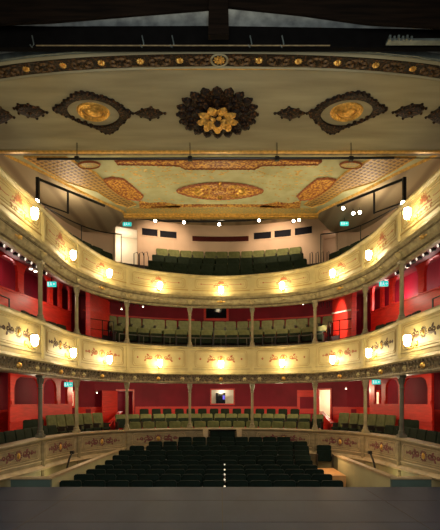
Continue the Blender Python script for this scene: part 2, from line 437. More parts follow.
def outer_wall(z0, z1, holes, s0=-.9, s1=9.9):
    ss = {s0, s1}; zz = {z0, z1}
    for a,b,c,d in holes: ss |= {a,b}; zz |= {c,d}
    ss |= {s0+(s1-s0)*i/60 for i in range(61)}; ss = sorted(ss); zz = sorted(z for z in zz if z0-1e-6 <= z <= z1+1e-6)
    mb = MB()
    for a,b in zip(ss, ss[1:]):
        for c,d in zip(zz, zz[1:]):
            ms, m2 = (a+b)/2, (c+d)/2
            if any(h[0] < ms < h[1] and h[2] < m2 < h[3] for h in holes): continue
            p, q = O(a), O(b)
            mb.add([(p.x,p.y,c),(q.x,q.y,c),(q.x,q.y,d),(p.x,p.y,d)], [(0,1,2,3)])
    return mb
def hz(px0, px1, py0, py1):   # hole in the outer wall from where it is seen
    a, b = s_at(O, px0), s_at(O, px1); d = O((a+b)/2).y
    return (a, b, (HY-py1)*d/FP, (HY-py0)*d/FP)
H_proj = hz(211.5,233.5,390,403.5); H_proj = (H_proj[0],H_proj[1],H_proj[2],H_proj[3])
H_rdoor = hz(319.5,330.5,390,424); H_ldoor = hz(117,132.5,391,424)
H_lex = hz(67,73.5,392,406); H_rex = hz(373.5,380,392,404)
H_gl = hz(115,137,228.5,275); H_gr = hz(323,336,229,275)
def fixz(h, z): return (h[0],h[1],z,h[3])
H_rdoor, H_ldoor = (fixz(h,-1.22) for h in (H_rdoor,H_ldoor))
H_gl, H_gr = fixz(H_gl, 5.0), fixz(H_gr, 5.0)
H_win = hz(206,226.5,308,318.5)
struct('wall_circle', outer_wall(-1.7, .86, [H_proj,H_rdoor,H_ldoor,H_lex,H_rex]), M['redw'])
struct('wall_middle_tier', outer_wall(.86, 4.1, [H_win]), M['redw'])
struct('wall_gallery', outer_wall(4.1, 7.75, [H_gl,H_gr]), M['galw'])

def on_wall(s0, zc):   # surface map of the outer wall, h towards the room
    sp = (O(s0+.01)-O(s0-.01)).length/.02
    def f(u,v,h):
        s = s0+u/sp; p = O(s); d = (O(s+.01)-O(s-.01)).normalized()
        return (p.x+d.y*h, p.y-d.x*h, zc+v)
    return f
def wprism(mb, u0, u1, v0, v1, f, h, n=6):
    for i in range(n):
        a, b = u0+(u1-u0)*i/n, u0+(u1-u0)*(i+1)/n; mb.prism([(a,v0),(b,v0),(b,v1),(a,v1)], f, h)
    return mb
def hole_geo(h):
    a, b = O(h[0]), O(h[1]); return (h[0]+h[1])/2, (b-a).length/2, (h[2]+h[3])/2, (h[3]-h[2])/2
def lining(h, depth, m, name, door_like=True):
    s,w,zc,hh = hole_geo(h); f = on_wall(s, zc); mb = MB()
    def quad(*P): mb.add([f(*p) for p in P], [(0,1,2,3)])
    w2, h2 = w*1.02, hh
    quad((-w2,-h2,.02),(-w2,h2,.02),(-w2-.3,h2,-depth),(-w2-.3,-h2,-depth)); quad((w2,-h2,.02),(w2,h2,.02),(w2+.3,h2,-depth),(w2+.3,-h2,-depth))
    quad((-w2,h2,.02),(w2,h2,.02),(w2+.3,h2,-depth),(-w2-.3,h2,-depth)); quad((-w2,-h2,.02),(w2,-h2,.02),(w2+.3,-h2,-depth),(-w2-.3,-h2,-depth))
    quad((-w2-.3,-h2,-depth),(w2+.3,-h2,-depth),(w2+.3,h2,-depth),(-w2-.3,h2,-depth))
    return struct(name, mb, m)
def frame(h, m, name, bw=.07, sill=True, parent=None):
    s,w,zc,hh = hole_geo(h); f = on_wall(s, zc); mb = MB()
    for r in ((-w-bw,-w,-hh,hh+bw),(w,w+bw,-hh,hh+bw),(-w,w,hh,hh+bw)) + (((-w-bw,w+bw,-hh-bw,-hh),) if sill else ()):
        mb.prism([(r[0],r[2]),(r[1],r[2]),(r[1],r[3]),(r[0],r[3])], f, .05)
    return struct(name, mb, m) if parent is None else mb.build(name, m, parent)
LIGHTS = []
def point(loc, e, col=(1,.8,.5), r=.08, name='lamp_light'):
    L = bpy.data.lights.new(name, 'POINT'); L.energy = e; L.color = col; L.shadow_soft_size = r
    o = bpy.data.objects.new(name, L); COL.objects.link(o); o.location = (loc[0],loc[1],loc[2]+Z0); return o
def spot(loc, to, e, col=(1,.8,.5), ang=90, r=.08, blend=.6, name='spot_light'):
    L = bpy.data.lights.new(name, 'SPOT'); L.energy = e; L.color = col; L.shadow_soft_size = r; L.spot_size = math.radians(ang); L.spot_blend = blend
    o = bpy.data.objects.new(name, L); COL.objects.link(o); o.location = (loc[0],loc[1],loc[2]+Z0)
    o.rotation_euler = (Vector(to)-Vector(loc)).to_track_quat('-Z','Y').to_euler(); return o
def area(loc, to, e, size, col=(1,.8,.5), name='area_light'):
    L = bpy.data.lights.new(name, 'AREA'); L.energy = e; L.color = col; L.shape='RECTANGLE'; L.size, L.size_y = size
    o = bpy.data.objects.new(name, L); COL.objects.link(o); o.location = (loc[0],loc[1],loc[2]+Z0)
    o.rotation_euler = (Vector(to)-Vector(loc)).to_track_quat('-Z','Y').to_euler(); return o
for i,(h, m, e) in enumerate(((H_rdoor,'white',15),(H_ldoor,'redw',4),(H_lex,'white',7),(H_rex,'white',7),(H_gl,'white',17),(H_gr,'galw',4))):
    lining(h, 1.1, M[m], 'trim_%d' % (i+1))
    frame(h, M['redp'] if i < 4 else M['galw'], 'trim_%d' % (i+11), sill=i in (2,3))
    s,w,zc,hh = hole_geo(h); f = on_wall(s, zc); point(f(0, hh*.6, -.55), e, (1,.82,.62), .1, 'doorway_light')
# projection window with a cream surround, dark pane and blue monitor
s,w,zc,hh = hole_geo(H_proj)
lining(H_proj, .5, M['white'], 'trim_7'); frame(H_proj, M['redp'], 'window_1', .06)
f = on_wall(s, zc); point(f(0,hh*.7,-.25), 4, (1,.85,.7), .05, 'booth_light')
t = thing('control_booth_monitor', 'dark control booth screen glowing blue in the lit back wall window', 'monitor', f(0,-hh,-.3))
MB().prism([(-.29,-hh),(.12,-hh),(.12,hh*.6),(-.29,hh*.6)], lambda u,v,h: f(u,v,-.3+h), .06).build('screen_case', M['glassd'], t)
MB().prism([(.01,-hh*.4),(.10,-hh*.4),(.10,hh*.2),(.01,hh*.2)], lambda u,v,h: f(u,v,-.24+h), .005).build('screen', M['screen'], t)
lining(H_win, .5, M['glassd'], 'trim_8'); frame(H_win, M['redp'], 'window_2', .1)
# an open door leaf beside each circle doorway
for h, off, lab in ((H_rdoor,-1,'red door leaf standing open left of the bright doorway behind the circle'),(H_ldoor,-1,'red door leaf with a white notice at the left rear doorway')):
    s,w,zc,hh = hole_geo(h); f = on_wall(s, zc)
    t = thing('open_door', lab, 'door', f(off*w,-hh,0), kind='thing')
    g = lambda u,v,h2: f(off*(w+.02)+off*u, v, .08+h2+.25*u)
    MB().prism([(0,-hh),(.85,-hh),(.85,hh),(0,hh)], g, .04).build('leaf', M['redp'], t)
    for vv in (-.5,.35):
        MB().prism([(.12,hh*vv-hh*.3),(.73,hh*vv-hh*.3),(.73,hh*vv+hh*.3),(.12,hh*vv+hh*.3)], lambda u,v,h2: g(u,v,.04+h2), .012).build('door_panel', M['redw'], t)
    mb = MB(); mb.dome(lambda u,v,h2: g(u,v,.04+h2), .76, -.05, .03,.03,.05,8); mb.build('handle', M['gold'], t)
    if h is H_ldoor: MB().prism([(.3,.25),(.52,.25),(.52,.36),(.3,.36)], lambda u,v,h2: g(u,v,.06+h2), .006).build('notice', M['white'], t)
# red dado along the circle and middle tier walls
def wall_band(z0,z1,h,s0,s1,n=40):
    mb = MB()
    for i in range(n):
        a,b = s0+(s1-s0)*i/n, s0+(s1-s0)*(i+1)/n
        fa, fb = on_wall(a,0), on_wall(b,0)
        mb.hexa([fa(0,z0,0),fb(0,z0,0),fb(0,z0,h),fa(0,z0,h),fa(0,z1,0),fb(0,z1,0),fb(0,z1,h),fa(0,z1,h)])
    return mb
def spans(holes, s0=-.8, s1=9.8):
    cuts = sorted((h[0]-.03,h[1]+.03) for h in holes); out = []; a = s0
    for c,d in cuts: out.append((a,c)); a = d
    out.append((a,s1)); return out
n0 = 20
for a,b in spans([H_rdoor,H_ldoor,H_lex,H_rex]):
    struct('trim_%d' % n0, wall_band(-.36,-.28,.06,a,b,20), M['redp']); n0 += 1
    struct('baseboard_circle_%d' % n0, wall_band(-1.3,-.36,.02,a,b,20), M['redp'])
struct('trim_%d' % n0, wall_band(3.48,3.54,.05,2.9,4.2,12), M['redp']); n0 += 1
struct('trim_%d' % n0, wall_band(3.48,3.54,.05,4.8,6.1,12), M['redp']); n0 += 1

# ------------------------------------------------------------------ vents on the gallery wall
for i,(x0,x1,y0,y1,lab) in enumerate(((142,157.5,229,236,'black slot vent beside the lit gallery doorway, leftmost on the back wall'),
        (160,176.5,231.5,238,'black slot vent on the gallery wall, second from the lit doorway'),
        (192,249,236.8,242,'long maroon slot in the middle of the gallery back wall'),
        (254,271,232.5,239,'black slot vent just right of the long maroon slot'),
        (274.5,291,230.3,237,'middle one of three black vents on the right of the gallery wall'),
        (295,312,227.5,234.5,'black slot vent furthest right on the gallery back wall'))):
    h = hz(x0,x1,y0,y1); s,w,zc,hh = hole_geo(h); f = on_wall(s,zc)
    t = thing('wall_vent', lab, 'vent', f(0,0,0), group='slots in the gallery back wall', kind='thing')
    mb = MB(); 
    wprism(MB(), -w,w,-hh,hh, f, .02).build('vent_face', M['ventr'] if i==2 else M['vent'], t)
    for r in ((-w-.04,w+.04,hh,hh+.04),(-w-.04,w+.04,-hh-.04,-hh)): wprism(mb, *r, f, .035)
    mb.build('vent_frame', M['galw'], t)

# ------------------------------------------------------------------ ceilings
ZN, ZM = 6.0, 6.6
NEARD = lambda x: 7.72 + .012*x*x + .0004*x**4
mb = MB(); n = 40
for i in range(n):
    x0, x1 = -6.4+12.8*i/n, -6.4+12.8*(i+1)/n
    mb.hexa([(x0,NEARD(x0),ZN),(x1,NEARD(x1),ZN),(x1,10.9,ZN),(x0,10.9,ZN),(x0,NEARD(x0),ZN+.12),(x1,NEARD(x1),ZN+.12),(x1,10.9,ZN+.12),(x0,10.9,ZN+.12)])
struct('ceiling_forestage', mb, M['ceiln'])
struct('trim_1000', MB().box(-6.4,6.4,10.9,11.0,ZN-.02,ZM+.1), M['olive'])
struct('trim_1001', MB().box(-6.4,6.4,10.82,10.9,ZN-.035,ZN), M['goldp'])
EDGE = [(-6.3,10.95),(-5.75,12.15),(-5.1,13.1),(-4.55,14.05),(-3.45,15.7),(-3.40,16.1)]
def flat(P, z0, z1):
    k = len(P); mb = MB()
    return mb.add([(x,y,z0) for x,y in P]+[(x,y,z1) for x,y in P], [tuple(range(k)),tuple(range(k,2*k))[::-1]]+[(i,(i+1)%k,k+(i+1)%k,k+i) for i in range(k)])
struct('ceiling_auditorium', flat(EDGE+[(-x,y) for x,y in reversed(EDGE)], ZM, ZM+.1), M['ceilm'])
for sg in (-1,1):
    P = [(-sg*x if sg>0 else x, y) for x,y in [(-6.4,10.95)]+EDGE+[(-4.3,17.6),(-6.4,17.6)]]
    struct('ceiling_gallery_side_%s' % ('right' if sg>0 else 'left'), flat(P, ZM-.03, ZM+.1), M['plank'])
struct('ceiling_gallery', MB().box(-6.6,6.6,16.1,20.6,7.68,7.8), M['plank'])
struct('wall_gallery_upstand', MB().box(-6.4,6.4,16.11,16.2,ZM,7.7), M['plank'])
def ring_strip(pts, w, m, name, z, h=.05):
    mb = MB(); mb.ribbon(lambda u,v,q: (u,v,z-q), pts, w, h); return struct(name, mb, m)
for i,(pts,w) in enumerate(((EDGE,.10),([(-x,y) for x,y in EDGE],.10))):
    ring_strip(pts, w, M['goldp'], 'trim_%d' % (1010+i), ZM, .06)
# gold cornice on the rear edge
mb = MB(); mb.box(-3.45,3.45,15.98,16.14,ZM-.11,ZM+.02); mb.box(-3.45,3.45,15.9,15.98,ZM-.06,ZM)
struct('trim_1020', mb, M['goldp'])
struct('trim_1021', MB().box(-3.3,3.3,15.45,15.9,ZM-.012,ZM), M['goldspk'])

def up(px, py, z): d = z*FP/(HY-py); return ((px-CX)*d/FP, d)
fn = lambda z: (lambda u,v,h: (u,v,z-h))
def jag(pts, amp, step=.06):
    out = []
    for p,q in zip(pts, pts[1:]+pts[:1]):
        L = math.hypot(q[0]-p[0],q[1]-p[1]); m = max(1,int(L/step)); nx, ny = (q[1]-p[1])/L, -(q[0]-p[0])/L
        for i in range(m):
            t = i/m; a = amp if i%2 else -amp*.3
            out.append((p[0]+(q[0]-p[0])*t+nx*a, p[1]+(q[1]-p[1])*t+ny*a))
    return out
def ringpoly(mb, outer, inner, f, h):
    """flat frame between an outline and an inner ellipse sampled at the same angles"""
    n = len(outer)
    mb.add([f(*p,0) for p in outer]+[f(*p,h) for p in outer]+[f(*p,h) for p in inner]+[f(*p,0) for p in inner],
      [(i,(i+1)%n,n+(i+1)%n,n+i) for i in range(n)]+[(n+i,n+(i+1)%n,2*n+(i+1)%n,2*n+i) for i in range(n)]+[(2*n+i,2*n+(i+1)%n,3*n+(i+1)%n,3*n+i) for i in range(n)])
# central rosette
f = fn(ZN)
cx, cy = -.075, 9.43
t = thing('ceiling_rosette', 'big dark leafy ceiling rosette with gold flower at the middle of the near ceiling', 'ceiling rose', (cx,cy,ZN), kind='thing')
mb = MB(); mb.prism([(cx+(.70+.03*(i%2))*math.cos(2*PI*i/48), cy+(.66+.03*(i%2))*math.sin(2*PI*i/48)) for i in range(48)], f, .04); mb.build('backing_disc', M['carved'], t)
for i in range(20):
    a = 2*PI*i/20; mb = MB()
    mb.dome(f, cx+.74*math.cos(a), cy+.71*math.sin(a), .105, .10, .09, 8); mb.dome(f, cx+.84*math.cos(a), cy+.80*math.sin(a), .035, .035, .06, 6)
    mb.leaf(f, cx+.42*math.cos(a+.15), cy+.42*math.sin(a+.15), a+.15, .30, .12, .09)
    mb.build('outer_leaf', M['carved'], t)
f2 = lambda u,v,h: (u,v,ZN-.04-h)
for i in range(10):
    a = 2*PI*(i+.5)/10; mb = MB()
    mb.ribbon(f2, [(cx+(.60+.07*math.cos(b))*math.cos(a)-.07*math.sin(b)*math.sin(a), cy+(.56+.07*math.cos(b))*math.sin(a)+.07*math.sin(b)*math.cos(a)) for b in [2*PI*j/10 for j in range(11)]], .035, .05)
    mb.leaf(f2, cx+.22*math.cos(a), cy+.22*math.sin(a), a, .32, .17, .09); mb.build('inner_leaf', M['carved'], t)
stem = MB(); stem.lathe([(.30,-.03),(.24,-.08),(.16,-.13),(.14,-.17)], (cx,cy,ZN)); stem.build('boss_stem', M['carved'], t, True)
for i in range(9):
    a = 2*PI*(i+.25)/9; mb = MB(); f2 = lambda u,v,h: (u,v,ZN-.14-h)
    mb.leaf(f2, cx+.12*math.cos(a), cy+.12*math.sin(a), a, .33, .22, .07); mb.dome(f2, cx+.36*math.cos(a), cy+.36*math.sin(a), .075,.075,.06,8); mb.build('gold_petal', M['gold'], t)
for i in range(7):
    a = 2*PI*(i+.5)/7; mb = MB(); f2 = lambda u,v,h: (u,v,ZN-.19-h)
    mb.leaf(f2, cx+.05*math.cos(a), cy+.05*math.sin(a), a, .18, .11, .05); mb.build('gold_petal', M['gold'], t)
mb = MB(); mb.dome(lambda u,v,h: (u,v,ZN-.21-h), cx, cy, .075,.075,.06); mb.build('boss_centre', M['carved'], t, True)
# side cartouches
def mir(pts, sg): return [(x if sg<0 else 2*CX-2-x, y) for x,y in pts]
for sg in (-1,1):
    side = 'left' if sg<0 else 'right'
    OUT = [(53,108),(62,103),(68,98),(76,92),(88,92),(97,95),(106,97),(118,103),(124,108),(131,112),(126,118),(121,123),(113,131),(106,132),(97,127),(85,122),(72,117),(61,112)]
    o2 = [up(*p, ZN) for p in mir(OUT, sg)]
    c = up(*mir([(93.5,112)],sg)[0], ZN)
    t = thing('ceiling_cartouche', 'dark carved pointed frame around a gold oval dish, near ceiling %s of the rosette' % side, 'ceiling ornament', (c[0],c[1],ZN), kind='thing')
    oo = []
    for p,q in zip(o2, o2[1:]+o2[:1]): oo += [p, ((p[0]+q[0])/2+(p[0]+q[0]-2*c[0])*.02, (p[1]+q[1])/2+(p[1]+q[1]-2*c[1])*.02)]
    inn = []
    for p in oo:
        a = math.atan2((p[1]-c[1]), (p[0]-c[0])); inn.append((c[0]+.53*math.cos(a), c[1]+.455*math.sin(a)))
    mb = MB(); ringpoly(mb, oo, inn, f, .05); mb.build('carved_frame', M['carved'], t)
    mb = MB()
    for p in oo[::1]:
        q = (c[0]+(p[0]-c[0])*.97, c[1]+(p[1]-c[1])*.97); mb.dome(f, q[0], q[1], .05,.05,.07,6)
    mb.build('frame_bead', M['carved'], t)
    for r0, h0, nm in ((.305,.05,'dish_rim'),(.245,.075,'dish_ring')):
        mb = MB(); mb.ribbon(f, [(c[0]+r0*math.cos(2*PI*i/28), c[1]-.01+r0*.86*math.sin(2*PI*i/28)) for i in range(29)], .07, h0); mb.build(nm, M['gold'], t, True)
    mb = MB(); mb.dome(f, c[0], c[1]-.01, .2,.17,.07,16); mb.build('dish_boss', M['gold'], t, True)
    for nm, P, lab in (('ceiling_diamond', [(133,113),(142,109),(151,107),(158,110),(165,113),(158,117),(150,119),(141,116)], 'small dark carved diamond between the rosette and the %s gold oval' % side),
                  ('ceiling_leaf', [(14,108),(18,104),(28,104),(38,107),(47,112),(43,115),(37,118),(28,116),(19,113)], 'small dark carved leaf on the near ceiling, %s of the %s gold oval' % ('left' if sg<0 else 'right', side)),
                  ('ceiling_spray', [(-22,110),(-12,104),(0,107),(8,112),(14,117),(6,122),(-4,126),(-16,124)], 'dark carved spray at the %s frame edge of the near ceiling' % side)):
        q2 = [up(*p, ZN) for p in mir(P, sg)]; cc = (sum(p[0] for p in q2)/len(q2), sum(p[1] for p in q2)/len(q2))
        mb = MB(); nn = len(q2)
        mb.add([f(p[0],p[1],0) for p in q2]+[f(cc[0]+(p[0]-cc[0])*.8, cc[1]+(p[1]-cc[1])*.8, .04) for p in q2]+[f(cc[0],cc[1],.06)],
               [(i,(i+1)%nn,nn+(i+1)%nn,nn+i) for i in range(nn)]+[(nn+i,nn+(i+1)%nn,2*nn) for i in range(nn)])
        for p in q2: mb.dome(f, p[0], p[1], .035,.035,.04,6)
        mb.dome(f, cc[0], cc[1], .07,.06,.09,8)
        tag(mb.build(nm, M['carved']), lab, 'ceiling ornament', kind='thing')
# frieze along the stage edge of the near ceiling
t = thing('arch_frieze', 'dark scrollwork frieze with gold flowers along the curved stage edge of the ceiling', 'frieze', (0,7.8,ZN), kind='thing')
def ff(u,v,h): return (u, NEARD(u)+.05+v, ZN-h)
mb = MB(); xs = [-6.2+12.4*i/60 for i in range(61)]
for a,b in zip(xs,xs[1:]): mb.prism([(a,.03),(b,.03),(b,.30),(a,.30)], ff, .012)
mb.build('frieze_ground', M['carved'], t)
for v in (-.02,.33):
    mb = MB(); mb.ribbon(ff, [(x,v) for x in xs], .06, .035); mb.build('frieze_moulding', M['ceiln'], t)
for k in range(-9,10):
    u = k*.70-.03
    if abs(u) > 6: continue
    mb = MB(); R = .075 if k else .11
    for i in range(10): a = 2*PI*i/10; mb.leaf(lambda p,q,h: ff(p,q,.012+h), u, .165, a, R, R*.55, .03)
    mb.dome(lambda p,q,h: ff(p,q,.02+h), u, .165, R*.35,R*.35,.04,8); mb.build('gold_flower', M['gold'], t)
    if k == 0:
        mb = MB(); mb.ribbon(lambda p,q,h: ff(p,q,.012+h), [(u+.145*math.cos(2*PI*i/20), .165+.145*math.sin(2*PI*i/20)) for i in range(21)], .04,.02); mb.build('flower_ring', M['ceiln'], t)
    mb = MB()
    for sg in (-1,1):
        scroll(mb, lambda p,q,h: ff(p,q,.012+h), u+sg*.22, .165, sg, .085, .035, .03); mb.leaf(lambda p,q,h: ff(p,q,.012+h), u+sg*.24, .09, 0 if sg>0 else PI, .14,.05,.03)
        mb.leaf(lambda p,q,h: ff(p,q,.012+h), u+sg*.22, .25, .2*sg if sg>0 else PI-.2, .13,.05,.03)
    mb.build('frieze_scroll', M['scrollg'], t)
struct('trim_1030', MB().box(-1.5,1.5,8.12,8.15,ZN-.02,ZN), M['goldp'])
struct('trim_1031', MB().box(-1.6,1.6,8.08,8.10,ZN-.015,ZN), M['olive'])
# main ceiling decoration
f = fn(ZM)
def deco(name, P, m, lab, h=.02, amp=0, cat='ceiling ornament', edge=None, mirror=1):
    q = [up(*p, ZM) for p in mir(P, mirror)]
    cc = (sum(p[0] for p in q)/len(q), sum(p[1] for p in q)/len(q))
    if amp: q = jag(q, amp)
    t = thing(name, lab, cat, (cc[0],cc[1],ZM), kind='thing')
    MB().prism(q, f, h).build('carved_field', m, t)
    if edge:
        mb = MB(); mb.ribbon(lambda u,v,hh: f(u,v,h*.5+hh), q+[q[0]], .05, h*.5+.03); mb.build('raised_border', edge, t)
    return t, cc
for sg in (-1,1):
    sd = 'left' if sg<0 else 'right'
    deco('lattice_band', [(24,156.5),(66,156.5),(95,172),(114,190),(136,204),(128,206.5),(116,203),(97,190.5),(66,181),(44,168.5)], M['lattice_l' if sg<0 else 'lattice_r'], 'brown gilt lattice band slanting along the %s edge of the main ceiling' % sd, .015, edge=M['goldp'], mirror=sg)
    deco('gilt_cartouche', [(104,178.5),(112,177),(123,178),(133,186),(143,195),(140,199),(129,198),(118,192),(109,185)], M['redgold'], 'red and gold cartouche beside the %s lattice band of the main ceiling' % sd, .04, .02, edge=M['rose'], mirror=sg)
    t,cc = deco('ceiling_oval', [(89+11*math.cos(a), 164+3.4*math.sin(a)) for a in [2*PI*i/16 for i in range(16)]], M['goldspk'], 'small gold oval near the %s front corner of the main ceiling' % sd, .03, edge=M['rose'], mirror=sg)
    deco('gilt_scroll', [(139,200.5),(150,203),(163,202),(180,205),(180,207.5),(140,207.5)], M['redgold'], 'low red and gold scroll at the rear %s of the main ceiling' % sd, .03, .015, mirror=sg)
t,cc = deco('ceiling_medallion', [(220+43*math.cos(a)*(.93+.07*abs(math.cos(a))**6), 190+8.0*math.sin(a)*(1-.25*math.cos(a)**4)) for a in [2*PI*i/28 for i in range(28)]], M['redgold'], 'large oval red and gold medallion in the middle of the main ceiling', .04, .02, edge=M['rose'])
mb = MB(); mb.dome(f, cc[0], cc[1], .62,.26,.14,20); mb.build('medallion_centre', M['redgold'], t, True)
for i in range(12):
    a = 2*PI*i/12; mb = MB(); mb.leaf(lambda u,v,h: f(u,v,.04+h), cc[0]+.55*math.cos(a), cc[1]+.23*math.sin(a), math.atan2(.42*math.sin(a),math.cos(a)), .42,.15,.06); mb.build('medallion_leaf', M['gold'], t)
deco('gilt_scroll_band', [(118,159.5),(150,158),(290,158),(325,159.5),(322,163),(262,164),(255,167.5),(185,167.5),(178,164),(122,163)], M['redgold'], 'long red and gold scroll band along the front of the main ceiling', .04, .02, edge=M['rose'])
deco('gilt_rear_border', [(176,204.3),(262,204.3),(290,206.5),(150,206.5)], M['redgold'], 'thin red and gold border by the rear cornice of the main ceiling', .03, .0)
t = thing('ceiling_sprigs', 'loose gold sprigs scattered over the pale green main ceiling', 'ceiling ornament', (0,14,ZM), kind='stuff')
mb = MB()
for i in range(330):
    x = random.uniform(104,336); y = random.uniform(166,202)
    if abs(x-220) < 44 and abs(y-189) < 10: continue
    u,v = up(x,y,ZM)
    if abs(u) > 3.6-(v-12.5)*.42: continue
    mb.leaf(f, u, v, random.uniform(-.3,.3), random.uniform(.08,.16), .05, .012)
for sg in (-1,1):
    for c in (-.3,.25):
        for j in range(16):
            mb.leaf(f, sg*(.9+j*.11), 13.35+c+j*.03, .3*sg, .09,.03,.012)
mb.build('sprig', M['goldp'], t)

# ------------------------------------------------------------------ stage house and roof timbers
struct('floor_stage', MB().box(-6.5,6.5,-3,8.28,-1.75,-1.6), M['stage'])
struct('wall_stage_front', MB().box(-6.5,6.5,8.1,8.26,-2.6,-1.75), M['blackm'])
mb = MB()
for x in (-5.1,-2.55,0.02,2.6,5.1): mb.box(x-.006,x+.006,3,8.27,-1.6,-1.598)
for y in (5.9,7.15): mb.box(-6,6,y-.005,y+.005,-1.6,-1.598)
struct('trim_1040', mb, M['seam'])
struct('wall_proscenium', MB().box(-7,7,8.35,8.5,ZN+.12,9.5), M['grey'])
def at(px, py, d): return ((px-CX)*d/FP, d, (HY-py)*d/FP)
def slab(name, pts, d0, d1, m, lab, cat, group=None):
    mb = MB(); k = len(pts); A = [at(x,y,d0) for x,y in pts]
    mb.add(A+[(a[0],d1,a[2]) for a in A], [tuple(range(k)),tuple(range(k,2*k))[::-1]]+[(i,(i+1)%k,k+(i+1)%k,k+i) for i in range(k)])
    return tag(mb.build(name, m, bevel=.01), lab, cat, group, 'thing')
slab('roof_timber', [(-60,-12),(212,-6),(211,8),(130,14.5),(52,21),(-60,26)], 7.25, 7.31, M['timber'], 'dark brown roof timber sloping up from the left to the centre post', 'beam')
slab('roof_timber', [(500,-12),(226,-6),(227,6),(300,13.5),(368,23),(500,30)], 7.25, 7.31, M['timber'], 'dark brown roof timber sloping up from the right to the centre post', 'beam')
slab('king_post', [(209,-8),(228,-8),(229,34),(208,34)], 7.12, 7.24, M['timber'], 'upright dark timber post where the two roof timbers meet', 'post')
slab('cross_beam', [(-60,24),(52,26),(215,25.5),(370,28),(500,30),(500,47),(-60,47)], 7.55, 7.66, M['blackm'], 'black horizontal beam across the whole stage opening, above the frieze', 'beam')
t = thing('lighting_pipe', 'thin tan pipe with hook clamps under the black cross beam', 'pipe', at(220,45,7.4), kind='thing')
MB().tube([at(36,45.5,7.4), at(330,45.5,7.4)], .009, 8).build('pipe', M['olive'], t)
for px in (32,142,172,250,282):
    p = Vector(at(px,43,7.4)); mb = MB(); mb.tube([p+Vector((0,0,.12)),p+Vector((.02,0,.03)),p+Vector((.03,0,-.02)),p+Vector((0,0,-.07)),p+Vector((-.03,0,-.03))], .011, 6); mb.build('hook_clamp', M['steel'], t)
t = thing('cable_tray', 'blue grey metal cable tray at the right under the roof timber', 'cable tray', at(420,40,7.3), kind='thing')
MB().box(at(388,0,7.3)[0], 4.6, 7.3, 7.4, at(0,40.5,7.3)[2], at(0,38.3,7.3)[2]).build('tray', M['steel'], t)
mb = MB()
for i in range(6):
    p = at(389+i*4.3, 37+i%2, 7.28); mb.box(p[0],p[0]+.03,7.26,7.3,p[2]-.04,p[2]+.02)
mb.build('cleat', M['steel'], t)
mb = MB(); 
for i in range(40):
    a, b = -4.6+9.2*i/40, -4.6+9.2*(i+1)/40
    mb.hexa([(a,NEARD(a)-.06,ZN-.0),(b,NEARD(b)-.06,ZN-.0),(b,NEARD(b)-.01,ZN),(a,NEARD(a)-.01,ZN),(a,NEARD(a)-.06,ZN+.10),(b,NEARD(b)-.06,ZN+.10),(b,NEARD(b)-.01,ZN+.1),(a,NEARD(a)-.01,ZN+.1)])
struct('trim_1050', mb, M['steel'])  # blue-grey strip stands in for light on the stage-side ceiling edge
# lighting bar under the far edge of the near ceiling
t = thing('lighting_bar', 'long black lighting bar hung below the far edge of the near ceiling', 'lighting bar', at(215,159,10.5), kind='thing')
MB().tube([at(37,159,10.5), at(394,158,10.5)], .028, 8).build('bar', M['black'], t)
MB().tube([at(394,158,10.5), at(450,158,10.5)], .012, 8).build('bar_tail', M['black'], t)
for px in (77,190,277,351):
    p = at(px,158.5,10.5); mb = MB(); mb.tube([p,(p[0],p[1],ZN)], .010, 6); mb.box(p[0]-.05,p[0]+.05,p[1]-.04,p[1]+.04,p[2]-.05,p[2]+.04); mb.build('hanger', M['black'], t)

# ------------------------------------------------------------------ columns
def column(s, zlo, zhi, m, lab, grp, m2=None):
    p = F(s) - FN(s)*.06; t = thing('iron_column', lab, 'column', (p.x,p.y,zlo), grp, 'thing'); c = (p.x,p.y,0)
    mb = MB(); mb.box(p.x-.09,p.x+.09,p.y-.09,p.y+.09,zlo,zlo+.06); mb.lathe([(.085,zlo+.06),(.085,zlo+.09),(.07,zlo+.11),(.075,zlo+.14),(.055,zlo+.17)], c); mb.build('base', m2 or m, t, False)
    n = 16; mb = MB(); vs = []
    H = zhi-zlo
    prof = [(.052,zlo+.16),(.050,zlo+.3),(.047,zhi-.3)]
    fs = []
    for r,z in prof:
        vs += [(p.x+r*(1 if k%2 else .88)*math.cos(2*PI*k/n), p.y+r*(1 if k%2 else .88)*math.sin(2*PI*k/n), z) for k in range(n)]
    for i in range(2):
        for k in range(n): fs.append((i*n+k,i*n+(k+1)%n,(i+1)*n+(k+1)%n,(i+1)*n+k))
    mb.add(vs, fs); mb.build('shaft', m, t)
    mb = MB(); mb.lathe([(.05,zhi-.32),(.062,zhi-.30),(.05,zhi-.28),(.052,zhi-.2),(.066,zhi-.1),(.078,zhi-.06)], c)
    for i in range(8):
        a = 2*PI*i/8; mb.tube([(p.x+.055*math.cos(a),p.y+.055*math.sin(a),zhi-.2),(p.x+.082*math.cos(a),p.y+.082*math.sin(a),zhi-.08)], .012, 5)
    mb.box(p.x-.08,p.x+.08,p.y-.08,p.y+.08,zhi-.06,zhi); mb.build('capital', m2 or m, t)
wh = ['cut by the left frame edge','nearest the stage on the left','second from the stage on the left','third from the stage on the left','left of the two centre ones','right of the two centre ones','third from the stage on the right','second from the stage on the right','nearest the stage on the right','beyond the right frame edge']
for k in range(1, 9):
    column(k, RAIL['mid']+mz(k,DZ['mid']), 3.27, M['colm'], 'slender fluted column on the middle parapet, '+wh[k], 'columns of the middle tier')
    column(k, RAIL['lower']+mz(k,DZ['lower']), .58, M['coldk'] if k in (1,8) else M['colm'], 'slender fluted column on the lowest parapet, '+wh[k], 'columns of the lowest tier')

